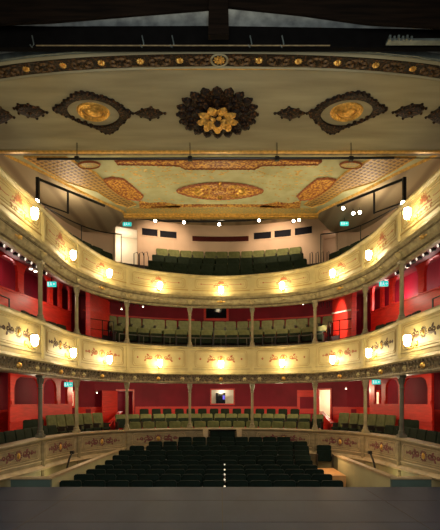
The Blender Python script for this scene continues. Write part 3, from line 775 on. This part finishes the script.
# ------------------------------------------------------------------ lamps on the fronts
def make_sconce(lab):
    t = thing('wall_sconce', lab, 'lamp', (0,0,0))
    mb = MB(); mb.dome(lambda u,v,h: (u,-h,v), 0, -.05, .05,.07,.04,10); mb.build('backplate', M['gold'], t, True)
    MB().tube([(0,-.03,-.05),(0,-.10,-.16),(0,-.19,-.17),(0,-.22,-.11)], .012, 6).build('arm', M['gold'], t, True)
    mb = MB(); mb.lathe([(.03,-.11),(.052,-.09),(.072,-.03),(.080,.05),(.074,.11),(.060,.125)], (0,-.22,0), 12); mb.build('glass_shade', M['glow'], t, True)
    mb = MB(); mb.lathe([(.012,.125),(.03,.13),(.008,.16),(.004,.18)], (0,-.22,0), 8); mb.build('finial', M['gold'], t, True)
    return t
bayw = ['nearest the stage on the left','second from the stage on the left','third from the stage on the left','fourth from the stage on the left','at the middle','fourth from the stage on the right','third from the stage on the right','second from the stage on the right','nearest the stage on the right']
proto = None
for tier, zz, nm in (('upper',3.80,'top gallery parapet'),('mid',1.23,'middle tier parapet')):
    for k in range(9):
        e = min(k, 8-k); s = (.62,1.65,2.54,3.5,4.5)[e]; s = s if k <= 4 else 9-s
        x,y,z = S(tier, s, zz, .0); z += ((.20,.03,.07,.03,0) if tier == 'upper' else (.05,.02,0,0,0))[e]; n_ = FN(s); rz = math.atan2(n_.x, -n_.y)
        lab = 'glowing glass wall lamp on the %s, %s' % (nm, bayw[k]); g = 'lamps along the '+nm
        if proto is None:
            proto = make_sconce(lab); proto.location = (x,y,z+Z0); proto.rotation_euler = (0,0,rz); proto['group'] = g
        else: dup(proto, (x,y,z), rz, lab, g)

# ------------------------------------------------------------------ seats
def make_seat(name, cat, m, w=.46, hgt=.9, folded=False, arms=True, m2=None):
    t = thing(name, 'seat', cat, (0,0,0)); h = w/2
    mb = MB()   # backrest, leaning back, rounded top
    P = [(-h,.40),(h,.40),(h,hgt-.035),(h-.02,hgt-.008),(h-.06,hgt),(-h+.06,hgt),(-h+.02,hgt-.008),(-h,hgt-.035)]
    def fb(u,v,q): return (u, .16+.16*(v-.4)-q, v)
    mb.prism(P, fb, .07); mb.build('backrest', m, t, bevel=.012)
    mb = MB()
    if folded: mb.hexa([(-h+.015,.0,.36),(h-.015,.0,.36),(h-.015,.10,.36),(-h+.015,.10,.36),(-h+.015,.06,.70),(h-.015,.06,.70),(h-.015,.13,.70),(-h+.015,.13,.70)])
    else: mb.hexa([(-h+.02,-.24,.37),(h-.02,-.24,.37),(h-.02,.14,.33),(-h+.02,.14,.33),(-h+.02,-.24,.47),(h-.02,-.24,.47),(h-.02,.14,.43),(-h+.02,.14,.43)])
    mb.build('cushion', m2 or m, t, bevel=.02)
    if arms:
        for sx in (-1,1):
            mb = MB(); x = sx*(h+.014); mb.box(x-.013,x+.013,-.2,.15,.56,.60); mb.box(x-.011,x+.011,-.12,.12,0,.56); mb.build('armrest', M['seatwd'], t)
    else:
        MB().box(-h+.06,h-.06,-.15,.12,0,.34).build('plinth', M['seatwd'], t)
    return t
protos = {}
def seat(kind, loc, face, label, group):
    """face: unit vector towards which the sitter looks"""
    rz = math.atan2(face[0], -face[1])
    if kind not in protos:
        nm, cat, m, w, hgt, m2 = SEATS[kind]
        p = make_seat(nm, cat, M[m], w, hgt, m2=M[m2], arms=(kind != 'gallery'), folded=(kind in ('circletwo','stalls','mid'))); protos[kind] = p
        p.location = (loc[0],loc[1],loc[2]+Z0); p.rotation_euler = (0,0,rz); p['label'] = label; p['group'] = group
        return p
    return dup(protos[kind], loc, rz, label, group)
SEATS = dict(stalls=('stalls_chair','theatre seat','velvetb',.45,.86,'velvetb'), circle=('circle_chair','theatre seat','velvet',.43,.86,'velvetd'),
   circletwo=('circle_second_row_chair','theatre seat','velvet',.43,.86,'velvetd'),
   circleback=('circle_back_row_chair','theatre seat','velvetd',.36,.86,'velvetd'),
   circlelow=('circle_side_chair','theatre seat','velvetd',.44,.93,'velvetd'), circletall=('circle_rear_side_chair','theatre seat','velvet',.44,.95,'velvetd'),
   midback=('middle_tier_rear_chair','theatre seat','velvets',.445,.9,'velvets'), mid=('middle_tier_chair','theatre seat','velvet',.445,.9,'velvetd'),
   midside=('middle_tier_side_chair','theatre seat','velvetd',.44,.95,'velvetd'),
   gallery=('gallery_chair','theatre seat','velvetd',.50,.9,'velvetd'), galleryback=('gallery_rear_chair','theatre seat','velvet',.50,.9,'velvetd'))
def row_along(kind, fn_s, sa, sb, pitch, z, lab, group, zfun=None):
    """seats evenly along the offset curve"""
    N = 200; pts = [fn_s(sa+(sb-sa)*i/N) for i in range(N+1)]
    L = [0]
    for a,b in zip(pts,pts[1:]): L.append(L[-1]+(b-a).length)
    n = max(1,int(L[-1]/pitch)); off = (L[-1]-n*pitch)/2
    for i in range(n):
        tgt = off+(i+.5)*pitch; j = next(k for k in range(N) if L[k+1] >= tgt)
        p = pts[j]; d = (pts[min(j+1,N)]-pts[max(j-1,0)]).normalized(); fc = (d.y,-d.x)
        seat(kind, (p.x,p.y,z), fc, lab(i,n), group)
# stalls
ytop = [482,475.5,470.5,466,461,456,451,446.4,441.8,437.3]
dk = [9.35+.64*i for i in range(10)]
XL = [-3.42,-3.32,-3.23,-3.19,-3.13,-3.08,-3.03,-2.86,-2.35,-1.45]
XR = [2.60,2.52,2.47,2.45,2.48,2.55,2.62,2.75,2.80,2.83]
terr = MB(); zf_prev = None
rown = ['front row','second row','third row','fourth row','fifth row','sixth row','seventh row','eighth row','ninth row','back row']
for k in range(10):
    zt = -(ytop[k]-HY)*dk[k]/FP; zf = zt-.86
    if k and zf < zf_prev+.012: zf = zf_prev+.012
    zf_prev = zf
    terr.box(-3.2, 2.9, dk[k]-.36, dk[k]+.28, -3.0, zf)
    n = int(round((XR[k]-XL[k])/.49)); p = (XR[k]-XL[k])/n
    for i in range(n):
        x = XL[k]+p*(i+.5)
        seat('stalls', (x, dk[k], zf), (-x*.03,-1), 'dark green stalls seat in the %s, %s' % (rown[k], ordl(i,n)), 'stalls seats')
zfs = zf
seat('stalls', (3.25, 14.1, -1.43-.86+.0), (-.1,-1), 'single dark green stalls seat standing apart at the right, by the landing', 'stalls seats')
struct('floor_stalls', MB().box(-6,6,8.2,16.5,-3.1,-2.56), M['floor'])
struct('floor_stalls_terrace', terr, M['floor'])
mb = MB(); mb.box(2.92,3.6,12.95,15.3,-2.56,-2.30); mb.box(2.62,3.22,11.6,12.9,-2.56,-1.95)
struct('floor_landing', mb, M['landing'])
# sound desk in the middle of the back row
t = thing('mixing_desk', 'dark boxy sound desk in the middle behind the stalls back row', 'desk', (.05,15.35,zfs))
MB().box(-.38,.48,15.42,15.62,zfs-.0,-31*15.4/FP).build('desk_body', M['velvetb'], t, bevel=.02)
MB().box(-.42,.52,15.38,15.66,-31*15.4/FP,-30*15.4/FP).build('desk_lid', M['blackm'], t, bevel=.01)
struct('floor_desk_terrace', MB().box(-1.6,2.9,15.33,15.66,-3,zfs), M['floor'])
for nm_,x0,x1 in (('left',-.62,-.44),('right',.54,.72)):
    tag(MB().box(x0,x1,15.45,15.6,zfs,-1.02).build('lit_wall_piece', M['coping'], bevel=.01), 'pale piece of orange lit wall at the %s side of the sound desk' % nm_, 'post')  # pale colour stands in for orange light on the wall beside the desk
# small marker lights up the middle of the front rows
for k in range(5):
    zt = -(ytop[k]-HY)*dk[k]/FP; x = .075*1; y = dk[k]-.02
    t = MB(); t.lathe([(.008,-.015),(.019,0),(.019,.015),(.008,.025)], (x*dk[k]/9.4,y-.03,zt-.09), 8)
    tag(t.build('seat_marker_light', M['dot']), 'tiny white marker light between the middle seats of the %s' % rown[k], 'light', 'marker lights down the middle of the stalls')
# circle
def C3(t): return lambda s: G(s,t)
sa, sb = s_at(C3(.23),127), s_at(C3(.23),313)
CR = 'dress circle centre seats'
row_along('circle', C3(.235), sa, sb, .47, -1.65, lambda i,n: 'green circle seat in the front centre row, %s' % ordl(i,n), CR)
sa, sb = s_at(C3(.47),116), s_at(C3(.47),324)
row_along('circletwo', C3(.47), sa, sb, .47, -1.40, lambda i,n: 'green circle seat in the second centre row, %s' % ordl(i,n), CR)
sa, sb = s_at(C3(.72),137), s_at(C3(.72),303)
row_along('circleback', C3(.70), sa, sb, .47, -1.22, lambda i,n: 'narrow dark circle seat in the raised back row, %s' % ordl(i,n), CR)
for sg in (-1,1):
    sd = 'left' if sg<0 else 'right'; q = (lambda a,b: (a,b)) if sg<0 else (lambda a,b: (9-b,9-a))
    row_along('circlelow', C3(.26), *q(.15,2.05), .48, -1.65, lambda i,n: 'dark green side seat behind the %s lowest parapet, %s' % (sd, ordl(i,n,'front' if sg<0 else 'rear','rear' if sg<0 else 'front')), 'front side seats of the dress circle')
    a,b = s_at(C3(.55),40), s_at(C3(.55),106)
    row_along('circletall', C3(.41), *q(a,b), .49, -1.40, lambda i,n: 'tall green side seat before the %s red screen, %s' % (sd, ordl(i,n)), 'rear side seats of the dress circle')
    # pair of little chairs before the arcade
    for j,dd in enumerate((12.1,12.55)):
        seat('circleback', (sg*5.12,dd,-1.22 if 0 else -1.40), (-sg*.5,-1), 'small dark chair before the %s red screen, %s one of the pair' % (sd, ('nearer','farther')[j]), 'small chairs before the red screens')
# middle tier
sa, sb = s_at(C3(.38),113), s_at(C3(.38),327)
row_along('mid', C3(.41), sa, sb, .48, 1.83, lambda i,n: 'green seat in the front row of the middle tier, %s' % ordl(i,n), 'middle tier centre seats')
row_along('midback', C3(.66), sa, sb, .48, 2.35, lambda i,n: 'pale green seat in the back row of the middle tier, %s' % ordl(i,n), 'middle tier centre seats')
for sg in (-1,1):
    sd = 'left' if sg<0 else 'right'; q = (lambda a,b: (a,b)) if sg<0 else (lambda a,b: (9-b,9-a))
    row_along('midside', C3(.28), *q(1.15,2.3), .49, 1.30, lambda i,n: 'dark seat at the %s side of the middle tier, %s' % (sd, ordl(i,n)), 'middle tier side seats')
# gallery
edges = [(143,312),(145,310),(150,306),(155,303)]
for k,(t_,z) in enumerate(((.37,4.10),(.56,4.60),(.76,5.10),(.93,5.60))):
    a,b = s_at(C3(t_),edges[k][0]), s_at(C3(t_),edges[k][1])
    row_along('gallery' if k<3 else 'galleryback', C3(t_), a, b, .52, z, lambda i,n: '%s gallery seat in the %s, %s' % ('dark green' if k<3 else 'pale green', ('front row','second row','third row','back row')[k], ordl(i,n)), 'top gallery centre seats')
for sg in (-1,1):
    sd = 'left' if sg<0 else 'right'; q = (lambda a,b: (a,b)) if sg<0 else (lambda a,b: (9-b,9-a))
    for t_,z,nm in ((.19,4.10,'front'),(.44,4.52,'rear')):
        row_along('gallery', C3(t_), *q(2.15,2.98), .52, z, lambda i,n: 'dark seat in the %s row of the %s gallery side, %s' % (nm, sd, ordl(i,n)), 'gallery side seats')

# ------------------------------------------------------------------ red arcade screens
def arcade(A, B, z0, zd, zt, ops, lab, flip):
    A, B = Vector(A), Vector(B)
    if flip: A.x, B.x = -A.x, -B.x
    d = (B-A); L = d.length; d.normalize(); n_ = Vector((d.y,-d.x)) if not flip else Vector((-d.y,d.x))
    f = lambda u,v,h: (A.x+d.x*u+n_.x*h, A.y+d.y*u+n_.y*h, v)
    t = thing('arcade_screen', lab, 'screen', (A.x,A.y,z0), kind='thing')
    R = lambda a,b,c,e: [(a,c),(b,c),(b,e),(a,e)]
    MB().prism(R(0,L,z0,zd), f, .06).build('dado', M['redp'], t)
    mb = MB()
    for v in (zd-.04, z0+(zd-z0)*.62, z0+(zd-z0)*.3): mb.prism(R(0,L,v-.02,v+.02), lambda u,v2,h: f(u,v2,.06+h), .025)
    mb.build('dado_rail', M['redp'], t)
    edges = sorted(ops); prev = 0; rr = .22
    solids = []
    for a,b in edges: solids.append((prev,a*L)); prev = b*L
    solids.append((prev,L))
    for a,b in solids:
        if b-a > .01:
            MB().prism(R(a,b,zd,zt), f, .08).build('post', M['redp'], t)
            mb = MB(); mb.prism(R(a+.02,b-.02,zd,zd+.1), lambda u,v,h: f(u,v,.08+h), .02); mb.build('post_base', M['redp'], t)
    for a,b in edges:
        a, b = a*L, b*L; w = (b-a)/2; mb = MB(); zs = zt-.08; r_ = min(w*.98,.3)
        N = 14; prevp = None
        for i in range(N+1):
            u = a+(b-a)*i/N; e = min(u-a, b-u); dz = 0 if e >= r_ else r_-math.sqrt(max(0,r_*r_-(r_-e)**2))
            if prevp: mb.prism([(prevp[0],prevp[1]),(u,zs-dz),(u,zt),(prevp[0],zt)], f, .08)
            prevp = (u, zs-dz)
        mb.build('arch_head', M['redp'], t)
    return t
for fl in (False, True):
    sd = 'right' if fl else 'left'
    arcade((-5.75,12.15),(-4.98,14.9), -1.38, -.12, .72, [(.05,.42),(.48,.70),(.77,.90)], 'bright red arched screen behind the lowest tier seats, %s side' % sd, fl)
    arcade((-5.78,11.4),(-5.05,15.0), 1.30, 2.95, 3.86, [(.03,.24),(.31,.645),(.70,.80),(.84,.97)], 'red arched screen behind the middle tier, %s side' % sd, fl)
    x = 4.28*(1 if fl else -1); a,b = sorted((x, x+(.1 if fl else -.1)))
    t = thing('partition', 'tall red partition beside the middle tier stair, %s side' % sd, 'partition', (x,14.7,1.3), kind='thing')
    MB().box(a,b,14.7,17.3,1.3,3.78).build('panel', M['redp'], t); MB().box(a-.03,b+.03,14.64,14.72,1.3,3.66).build('end_post', M['redp'], t, bevel=.02)
    MB().hexa([(a-.02,14.72,2.93),(b+.02,14.72,2.93),(b+.02,17.3,3.30),(a-.02,17.3,3.30),(a-.02,14.72,2.98),(b+.02,14.72,2.98),(b+.02,17.3,3.35),(a-.02,17.3,3.35)]).build('dado_rail', M['white'] if fl else M['redp'], t)
    x = 4.05*(1 if fl else -1); a,b = sorted((x, x+(.1 if fl else -.1)))
    t = thing('partition', 'low red sloping partition beside the %s circle doorway' % sd, 'partition', (x,16.3,-1.4), kind='thing')
    MB().hexa([(a,16.1,-1.5),(b,16.1,-1.5),(b,18.4,-1.3),(a,18.4,-1.3),(a,16.1,-.98),(b,16.1,-.98),(b,18.4,-.5),(a,18.4,-.5)]).build('panel', M['redp'], t)
    mb = MB(); mb.hexa([(a-.03,16.1,-.98),(b+.03,16.1,-.98),(b+.03,18.4,-.5),(a-.03,18.4,-.5),(a-.03,16.1,-.94),(b+.03,16.1,-.94),(b+.03,18.4,-.46),(a-.03,18.4,-.46)]); mb.build('cap_rail', M['redp'], t)
    # stair with white nosings
    t = thing('stair_flight', 'white edged steps beside the %s red partition of the middle tier' % sd, 'stairs', (x,15.5,1.3), kind='thing')
    x0,x1 = sorted(((4.22 if fl else -4.22),(3.75 if fl else -3.75)))
    for i in range(4):
        st = MB().box(x0,x1,15.25+i*.3,15.25+(i+1)*.3,1.3,1.62+i*.16).build('step', M['carpet'], t)
        MB().box(x0,x1,15.23+i*.3,15.29+i*.3,1.57+i*.16,1.625+i*.16).build('nosing', M['white'], st)

# ------------------------------------------------------------------ safety rails
def rail_on(tier, s0, s1, h, name, lab, posts, toff=-.18, n=20, r=.014, zmul=None, bars=1):
    t = thing(name, lab, 'railing', S(tier,(s0+s1)/2,RAIL[tier],toff), kind='thing')
    for bnum in range(bars):
        hb = h*(1-bnum/bars*.9)
        MB().tube([S(tier, s0+(s1-s0)*i/n, RAIL[tier]+hb, toff) for i in range(n+1)], r, 6).build('handrail', M['black'], t)
    for i in range(posts):
        s = s0+(s1-s0)*i/max(1,posts-1); a = S(tier,s,RAIL[tier]-.01,toff); b = S(tier,s,RAIL[tier]+h,toff)
        MB().tube([a,b], r*1.2, 6).build('post', M['black'], t)
rail_on('mid', -.3, .48, .27, 'safety_rail', 'short black safety rail on the left middle parapet near the stage', 3)
rail_on('mid', 8.52, 9.3, .27, 'safety_rail', 'short black safety rail on the right middle parapet near the stage', 3)
rail_on('mid', .5, 2.6, .07, 'safety_rail', 'low black rail along the left middle parapet behind the columns', 7)
rail_on('mid', 6.4, 8.5, .07, 'safety_rail', 'low black rail along the right middle parapet behind the columns', 7)
# centre rail of the middle tier stands on the floor
t = thing('safety_rail', 'long black rail before the middle tier centre seats', 'railing', (0,16.5,1.3), kind='thing')
P = [G(3.0+3.0*i/24,.2) for i in range(25)]
MB().tube([(p.x,p.y,2.28) for p in P], .018, 6).build('handrail', M['coldk'], t)
MB().tube([(p.x,p.y,2.0) for p in P], .012, 6).build('mid_rail', M['coldk'], t)
for p in P[::3]: MB().tube([(p.x,p.y,1.3),(p.x,p.y,2.28)], .014, 6).build('post', M['coldk'], t)
# right centre guard rail before the lit red partition
for sg in (-1,1):
    sd = 'left' if sg<0 else 'right'
    t = thing('stair_rail', 'black stair rail before the %s partition of the middle tier' % sd, 'railing', (sg*3.7,15.3,1.3), kind='thing')
    MB().tube([(sg*3.6,15.1,1.3),(sg*3.6,15.1,2.62),(sg*4.2,14.5,2.62)], .018, 6).build('handrail', M['black'], t)
    MB().tube([(sg*3.9,14.8,1.3),(sg*3.9,14.8,2.62)], .014, 6).build('post', M['black'], t)
    MB().tube([(sg*3.6,15.1,2.3),(sg*4.2,14.5,2.3)], .012, 6).build('mid_rail', M['black'], t)
    # gallery handrail along the side
    t = thing('gallery_handrail', 'dark handrail curving along the %s side wall of the top gallery' % sd, 'railing', (sg*5.4,14.5,4.3), kind='thing')
    ss = [2.1+.115*i for i in range(11)] if sg<0 else [6.9-.115*i for i in range(11)]
    Q = [G(s,.62) for s in ss]
    MB().tube([(p.x,p.y,5.85+.05*i) for i,p in enumerate(Q)], .022, 6).build('handrail', M['black'], t)
    for i in (0,5,10): MB().tube([(Q[i].x,Q[i].y,4.3),(Q[i].x,Q[i].y,5.85+.05*i)], .016, 6).build('post', M['black'], t)
    # upright rails by the doorways
    t = thing('aisle_rail', 'upright looped rails of the gallery aisle beside the %s doorway' % sd, 'railing', (sg*3.1,17.2,3.6), kind='thing')
    for j,px in enumerate((134,139.5,144) if sg<0 else (310,316,321,327)):
        x,y,_ = at(px, 0, 17.2+.15*j); y1 = 17.2+.15*j
        MB().tube([(x,y1,3.6),(x,y1,5.6+.06*j),(x+.10,y1+.1,5.68+.06*j),(x+.14,y1+.2,5.6),(x+.14,y1+.2,3.7)], .016, 6).build('rail_loop', M['black'], t)
    # lighting frame hung over the gallery front
    t = thing('lighting_gantry', 'black angular lighting frame over the %s gallery parapet' % sd, 'lighting frame', (sg*4.55,11.25,4.7), kind='thing')
    a,b = Vector((sg*4.58,11.25,5.53)), Vector((sg*3.3,12.75,5.5)); m_ = a.lerp(b,.42)
    MB().box(a.x-.04,a.x+.04,a.y-.04,a.y+.04,4.75,5.56).build('post', M['black'], t)
    mb = MB(); mb.tube([a,b], .035, 6); mb.build('top_bar', M['black'], t)
    MB().tube([m_, m_-Vector((0,0,.6))], .028, 6).build('drop_post', M['black'], t)
    MB().tube([Vector((a.x,a.y,4.95)), m_-Vector((0,0,.58))], .018, 6).build('lower_bar', M['black'], t)
    # stair handrail beside the low wall
    t = thing('stair_handrail', 'short black leaning handrail between the %s low wall and the lowest parapet' % sd, 'railing', (sg*3.92,11.0,-2.5), kind='thing')
    MB().tube([(sg*3.92,11.85,-1.38),(sg*3.92,11.6,-1.55),(sg*3.90,10.75,-2.56)], .026, 8).build('handrail', M['black'], t)
    MB().box(sg*3.92-.05,sg*3.92+.05,11.8,11.9,-1.42,-1.34).build('end_knob', M['black'], t, bevel=.01)
    # low wall of the stalls entrance
    t = thing('low_wall', 'low cream wall with wooden coping and teal end, %s of the stalls' % sd, 'low wall', (sg*3.3,10.5,-2.56), kind='thing')
    dend = 15.2 if sg<0 else 12.6; xe = 3.1 if sg<0 else 3.26
    X = lambda x: sg*x
    def wallseg(x0,y0,x1,y1,w,z0,z1):
        v = Vector((x1-x0,y1-y0)).normalized(); nn = Vector((v.y,-v.x))*w/2
        return [(x0-nn.x,y0-nn.y,z0),(x0+nn.x,y0+nn.y,z0),(x1+nn.x,y1+nn.y,z0),(x1-nn.x,y1-nn.y,z0),(x0-nn.x,y0-nn.y,z1),(x0+nn.x,y0+nn.y,z1),(x1+nn.x,y1+nn.y,z1),(x1-nn.x,y1-nn.y,z1)]
    MB().hexa(wallseg(X(3.50),9.2,X(xe+.06),dend,.1,-2.56,-1.60)).build('wall_panel', M['creamw'], t)
    MB().hexa(wallseg(X(3.50),9.14,X(xe+.06),dend,.15,-1.60,-1.555)).build('coping', M['coping'], t)
    MB().hexa(wallseg(X(3.46),9.16,X(4.26),9.16,.1,-2.56,-1.60)).build('end_panel', M['teal'], t)
    MB().hexa(wallseg(X(3.43),9.15,X(4.26),9.15,.16,-1.60,-1.565)).build('end_coping', M['coping'], t)

# ------------------------------------------------------------------ exit signs
def exit_sign(px, py, d, lab, w=.26, rz=0):
    x,y,z = at(px,py,d)
    t = thing('exit_sign', lab, 'exit sign', (x,y,z), 'green lit exit signs', 'thing', )
    MB().box(x-w/2,x+w/2,y,y+.05,z-.075,z+.075).build('case', M['exitm'], t, bevel=.008)
    mb = MB(); q = lambda u,v,h: (x+u,y-.001-h,z+v)
    mb.dome(q, -.02,.04,.012,.012,.003,8); mb.prism([(-.035,.022),(-.005,.025),(.0,-.01),(.02,-.045),(.005,-.05),(-.015,-.015),(-.04,-.05),(-.055,-.045),(-.03,-.01)], q, .003)
    mb.prism([(.04,0),(.075,.03),(.075,.01),(.11,.01),(.11,-.01),(.075,-.01),(.075,-.03)], q, .003)
    mb.prism([(-.11,-.055),(-.075,-.055),(-.075,.05),(-.11,.05)], q, .003)
    mb.build('pictogram', M['exitw'], t)
    MB().box(x-.01,x+.01,y+.01,y+.03,z+.075,z+.22).build('hanger', M['black'], t)
exit_sign(68.2,384.5,14.0,'lit green exit sign under the lowest ceiling, left side')
exit_sign(376.5,382,14.2,'lit green exit sign under the lowest ceiling, right side')
exit_sign(51.5,284,13.2,'lit green exit sign in the left red screen of the middle tier')
exit_sign(384,283.5,12.9,'lit green exit sign in the right red screen of the middle tier')
exit_sign(127,224,17.4,'lit green exit sign over the bright left doorway of the gallery',.34)
exit_sign(344.5,223.5,16.2,'lit green exit sign at the right of the gallery, by the side wall',.3)

# ------------------------------------------------------------------ spotlights
def make_spot(lab):
    t = thing('spotlight', lab, 'spotlight', (0,0,0))
    mb = MB(); mb.tube([(0,.1,.0),(0,-.08,-.03)], .05, 10, .06); mb.build('can', M['black'], t)
    mb = MB(); mb.tube([(0,-.081,-.03),(0,-.092,-.032)], .05, 10); mb.build('lens', M['lens'], t)
    MB().tube([(0,0,.04),(0,0,.16)], .01, 6).build('yoke', M['black'], t)
    return t
t = thing('gallery_lighting_bar', 'black lighting bar across the gallery behind the gold cornice', 'lighting bar', at(190,219,17.3), kind='thing')
MB().tube([at(133,218,17.3),at(165,221,17.3),at(200,221.5,17.3),at(245,220.5,17.3),at(298,216.5,17.3)], .038, 6).build('bar', M['black'], t)
for px in (136,193,201,243,296): p = at(px,219,17.3); MB().tube([(p[0],p[1],p[2]-.05),(p[0],p[1],7.68)], .015, 6).build('hanger', M['black'], t)
sp = None
for (px,py,d,lab) in ((155.5,221,17.2,'leftmost spotlight on the gallery lighting bar'),(184,216,16.6,'spotlight hung just under the gold cornice, left of centre'),(184,222.5,17.2,'spotlight on the gallery bar below the one at the left cornice'),
        (219,224.5,17.2,'spotlight on the gallery bar nearest the middle'),(258.5,214.5,16.6,'spotlight hung just under the gold cornice, right of centre'),(258.5,220.5,17.2,'spotlight on the gallery bar below the one at the right cornice'),
        (293,221,17.2,'left one of the twin spotlights at the right end of the gallery bar'),(298.5,220,17.2,'right one of the twin spotlights at the right end of the gallery bar'),
        (343,208.5,14.6,'single spotlight above the right gallery, nearest the ceiling edge'),(353,213.5,14.6,'left one of the pair of spotlights over the right gallery side'),(359.5,212.5,14.6,'right one of the pair of spotlights over the right gallery side'),
        (402.5,203,11.1,'brilliant spotlight on the foot of the right lighting frame'),(38,201.5,11.1,'spotlight at the foot of the left lighting frame')):
    loc = at(px,py,d)
    if sp is None: sp = make_spot(lab); sp.location = (loc[0],loc[1],loc[2]+Z0); sp['group'] = 'spotlights in the gallery'
    else: dup(sp, loc, -.2 if px>340 else .1, lab, 'spotlights in the gallery')
# row of small ceiling spots at both sides of the middle tier
def make_down(lab):
    t = thing('ceiling_spot', lab, 'spotlight', (0,0,0))
    MB().tube([(-.05,0,-.03),(.06,0,-.06)], .04, 8).build('can', M['black'], t)
    MB().tube([(.061,0,-.06),(.068,0,-.062)], .036, 8).build('lens', M['lenss'], t)
    MB().tube([(0,0,-.02),(0,0,.09)], .012, 6).build('stalk', M['black'], t)
    return t
dn = None
for sg in (-1,1):
    for i in range(8):
        s = .5+.135*i; s = s if sg<0 else 9-s
        p = F(s)-FN(s)*.38; loc = (p.x,p.y,3.33)
        lab = 'small black ceiling spot under the %s gallery edge, %s from the stage' % ('left' if sg<0 else 'right', ORD[i])
        if dn is None: dn = make_down(lab); dn.location=(loc[0],loc[1],loc[2]+Z0); dn['group']='row of small ceiling spots'
        else: dup(dn, loc, 0 if sg<0 else PI, lab, 'row of small ceiling spots')
# bright downlights
for (px,py,d,lab) in ((31,268,12.2,'lit downlight left of a pair by the left screen'),(35.5,270.5,12.4,'lit downlight right of a pair by the left screen'),(407,266,12.0,'lit downlight by the right screen of the middle tier'),
                  (121.5,308.5,17.0,'tiny lit wall light behind the left column of the middle tier'),(143,306,17.6,'tiny lit downlight over the left of the middle tier'),(303,303.5,17.4,'tiny lit downlight over the right of the middle tier'),
                  (97,392,17.6,'tiny lit wall light on the left red wall of the circle'),(346,388,17.2,'tiny lit wall light on the right red wall of the circle')):
    x,y,z = at(px,py,d)
    t = thing('downlight', lab, 'light', (x,y,z), kind='thing')
    r = .05 if d < 13 else .028
    mb = MB(); mb.lathe([(r,-.02),(r*1.1,0),(r*1.0,.04)], (x,y,z), 10); mb.build('housing', M['white'], t)
    mb = MB(); mb.lathe([(r*.3,-.05),(r*.95,-.035),(r*.95,-.021)], (x,y,z), 10); mb.build('lamp', M['lensd'], t)
    if py < 380: MB().tube([(x,y,z+.03),(x,y,z+ (.1 if d<13 else .3))], .008, 6).build('stem', M['black'], t)

# ------------------------------------------------------------------ light
W = (1.0,.76,.44)
w = bpy.data.worlds.new('world'); SC.world = w; w.use_nodes = True
bg = w.node_tree.nodes['Background']; bg.inputs[0].default_value = (.95,.90,.80,1); bg.inputs[1].default_value = .10
# added area lamp above the viewpoint, brightens the whole house
area((0,1.0,3.0),(0,12,2.0), 300, (7,2.5), (1,.88,.66), 'house_fill')
# added area lamp near the stage floor, brightens the forestage ceiling
area((0,6.3,-1.2),(0,9.5,6), 58, (7,.4), (1,.88,.66), 'forestage_fill')
spot((0,3.0,2.6),(0,8.35,7.1), 220, (.85,.95,1), 60, .1, .5, 'plaster_fill')  # added spot, brightens the grey plaster behind the roof timbers
# house lighting under the tiers
for sg in (-1,1):
    point((sg*4.75,11.6,.30), 26, (1,.74,.5), .1, 'circle_light'); point((sg*4.6,15.3,.35), 34, (1,.74,.5), .1, 'circle_light')
    point((sg*4.9,10.2,3.0), 7, (1,.75,.55), .1, 'tier_light'); point((sg*4.75,13.2,3.0), 12, (1,.72,.55), .1, 'tier_light')
    point((sg*2.2,16.9,.40), 60, (1,.80,.48), .1, 'circle_light')
    point((sg*2.2,17.0,3.40), 26, (1,.80,.48), .1, 'tier_light')
    point((sg*4.7,14.2,5.9), 55, (1,.80,.55), .12, 'gallery_light'); point((sg*5.4,12.0,5.3), 16, (1,.80,.55), .12, 'gallery_light')  # side points added to brighten the gallery boards and walls
    spot((sg*2.2,17.8,7.5),(sg*2.7,20.4,5.8), 240, (1,.72,.48), 100, .1, .8, 'gallery_light')
point((0,17.0,.42), 45, (1,.80,.48), .1, 'circle_light')
point((0,17.0,3.40), 22, (1,.80,.48), .1, 'tier_light')
point((5.6,14.6,3.3), 55, (1,.72,.66), .08, 'screen_light'); point((5.95,12.4,3.4), 12, (1,.70,.62), .08, 'screen_light'); point((-5.95,12.4,3.4), 12, (1,.70,.62), .08, 'screen_light'); point((-5.6,14.6,3.3), 4, (1,.70,.62), .08, 'screen_light')
spot((3.0,15.7,3.2),(4.3,16.1,2.7), 260, (1,.75,.6), 80, .05, .5, 'partition_fill')  # added spot, brightens the right red partition
point((3.0,12.2,-1.2), 20, (1,.62,.3), .08, 'landing_fill')  # added point lamp, gives the landing its orange light
point((0,17.4,7.1), 40, (1,.78,.5), .15, 'gallery_light')
for sg in (-1,1): point((sg*3.85,10.6,-1.9), 6, (1,.9,.5), .08, 'passage_light')
# bare spots aimed up at the main ceiling, no fixtures modelled
for sg in (-1,1): spot((sg*3.2,13.6,4.6),(sg*1.2,14.0,6.6), 70, (1,.86,.55), 150, .2, .9, 'ceiling_uplight')
spot((0,15.4,4.5),(0,13.5,6.6), 70, (1,.86,.55), 150, .2, .9, 'ceiling_uplight')

# ------------------------------------------------------------------ camera and view
cam = bpy.data.cameras.new('camera'); co = bpy.data.objects.new('camera', cam); COL.objects.link(co)
co.location = (0,0,Z0); co.rotation_euler = (PI/2,0,0)
cam.sensor_fit = 'HORIZONTAL'; cam.sensor_width = 36; cam.lens = 36*FP/440; cam.shift_y = (HY-265)/440; cam.shift_x = (220-CX)/440; cam.clip_end = 100
SC.camera = co
SC.view_settings.view_transform = 'Standard'; SC.view_settings.look = 'None'; SC.view_settings.gamma = 1; SC.view_settings.use_curve_mapping = False
SC.view_settings.exposure = 0.0
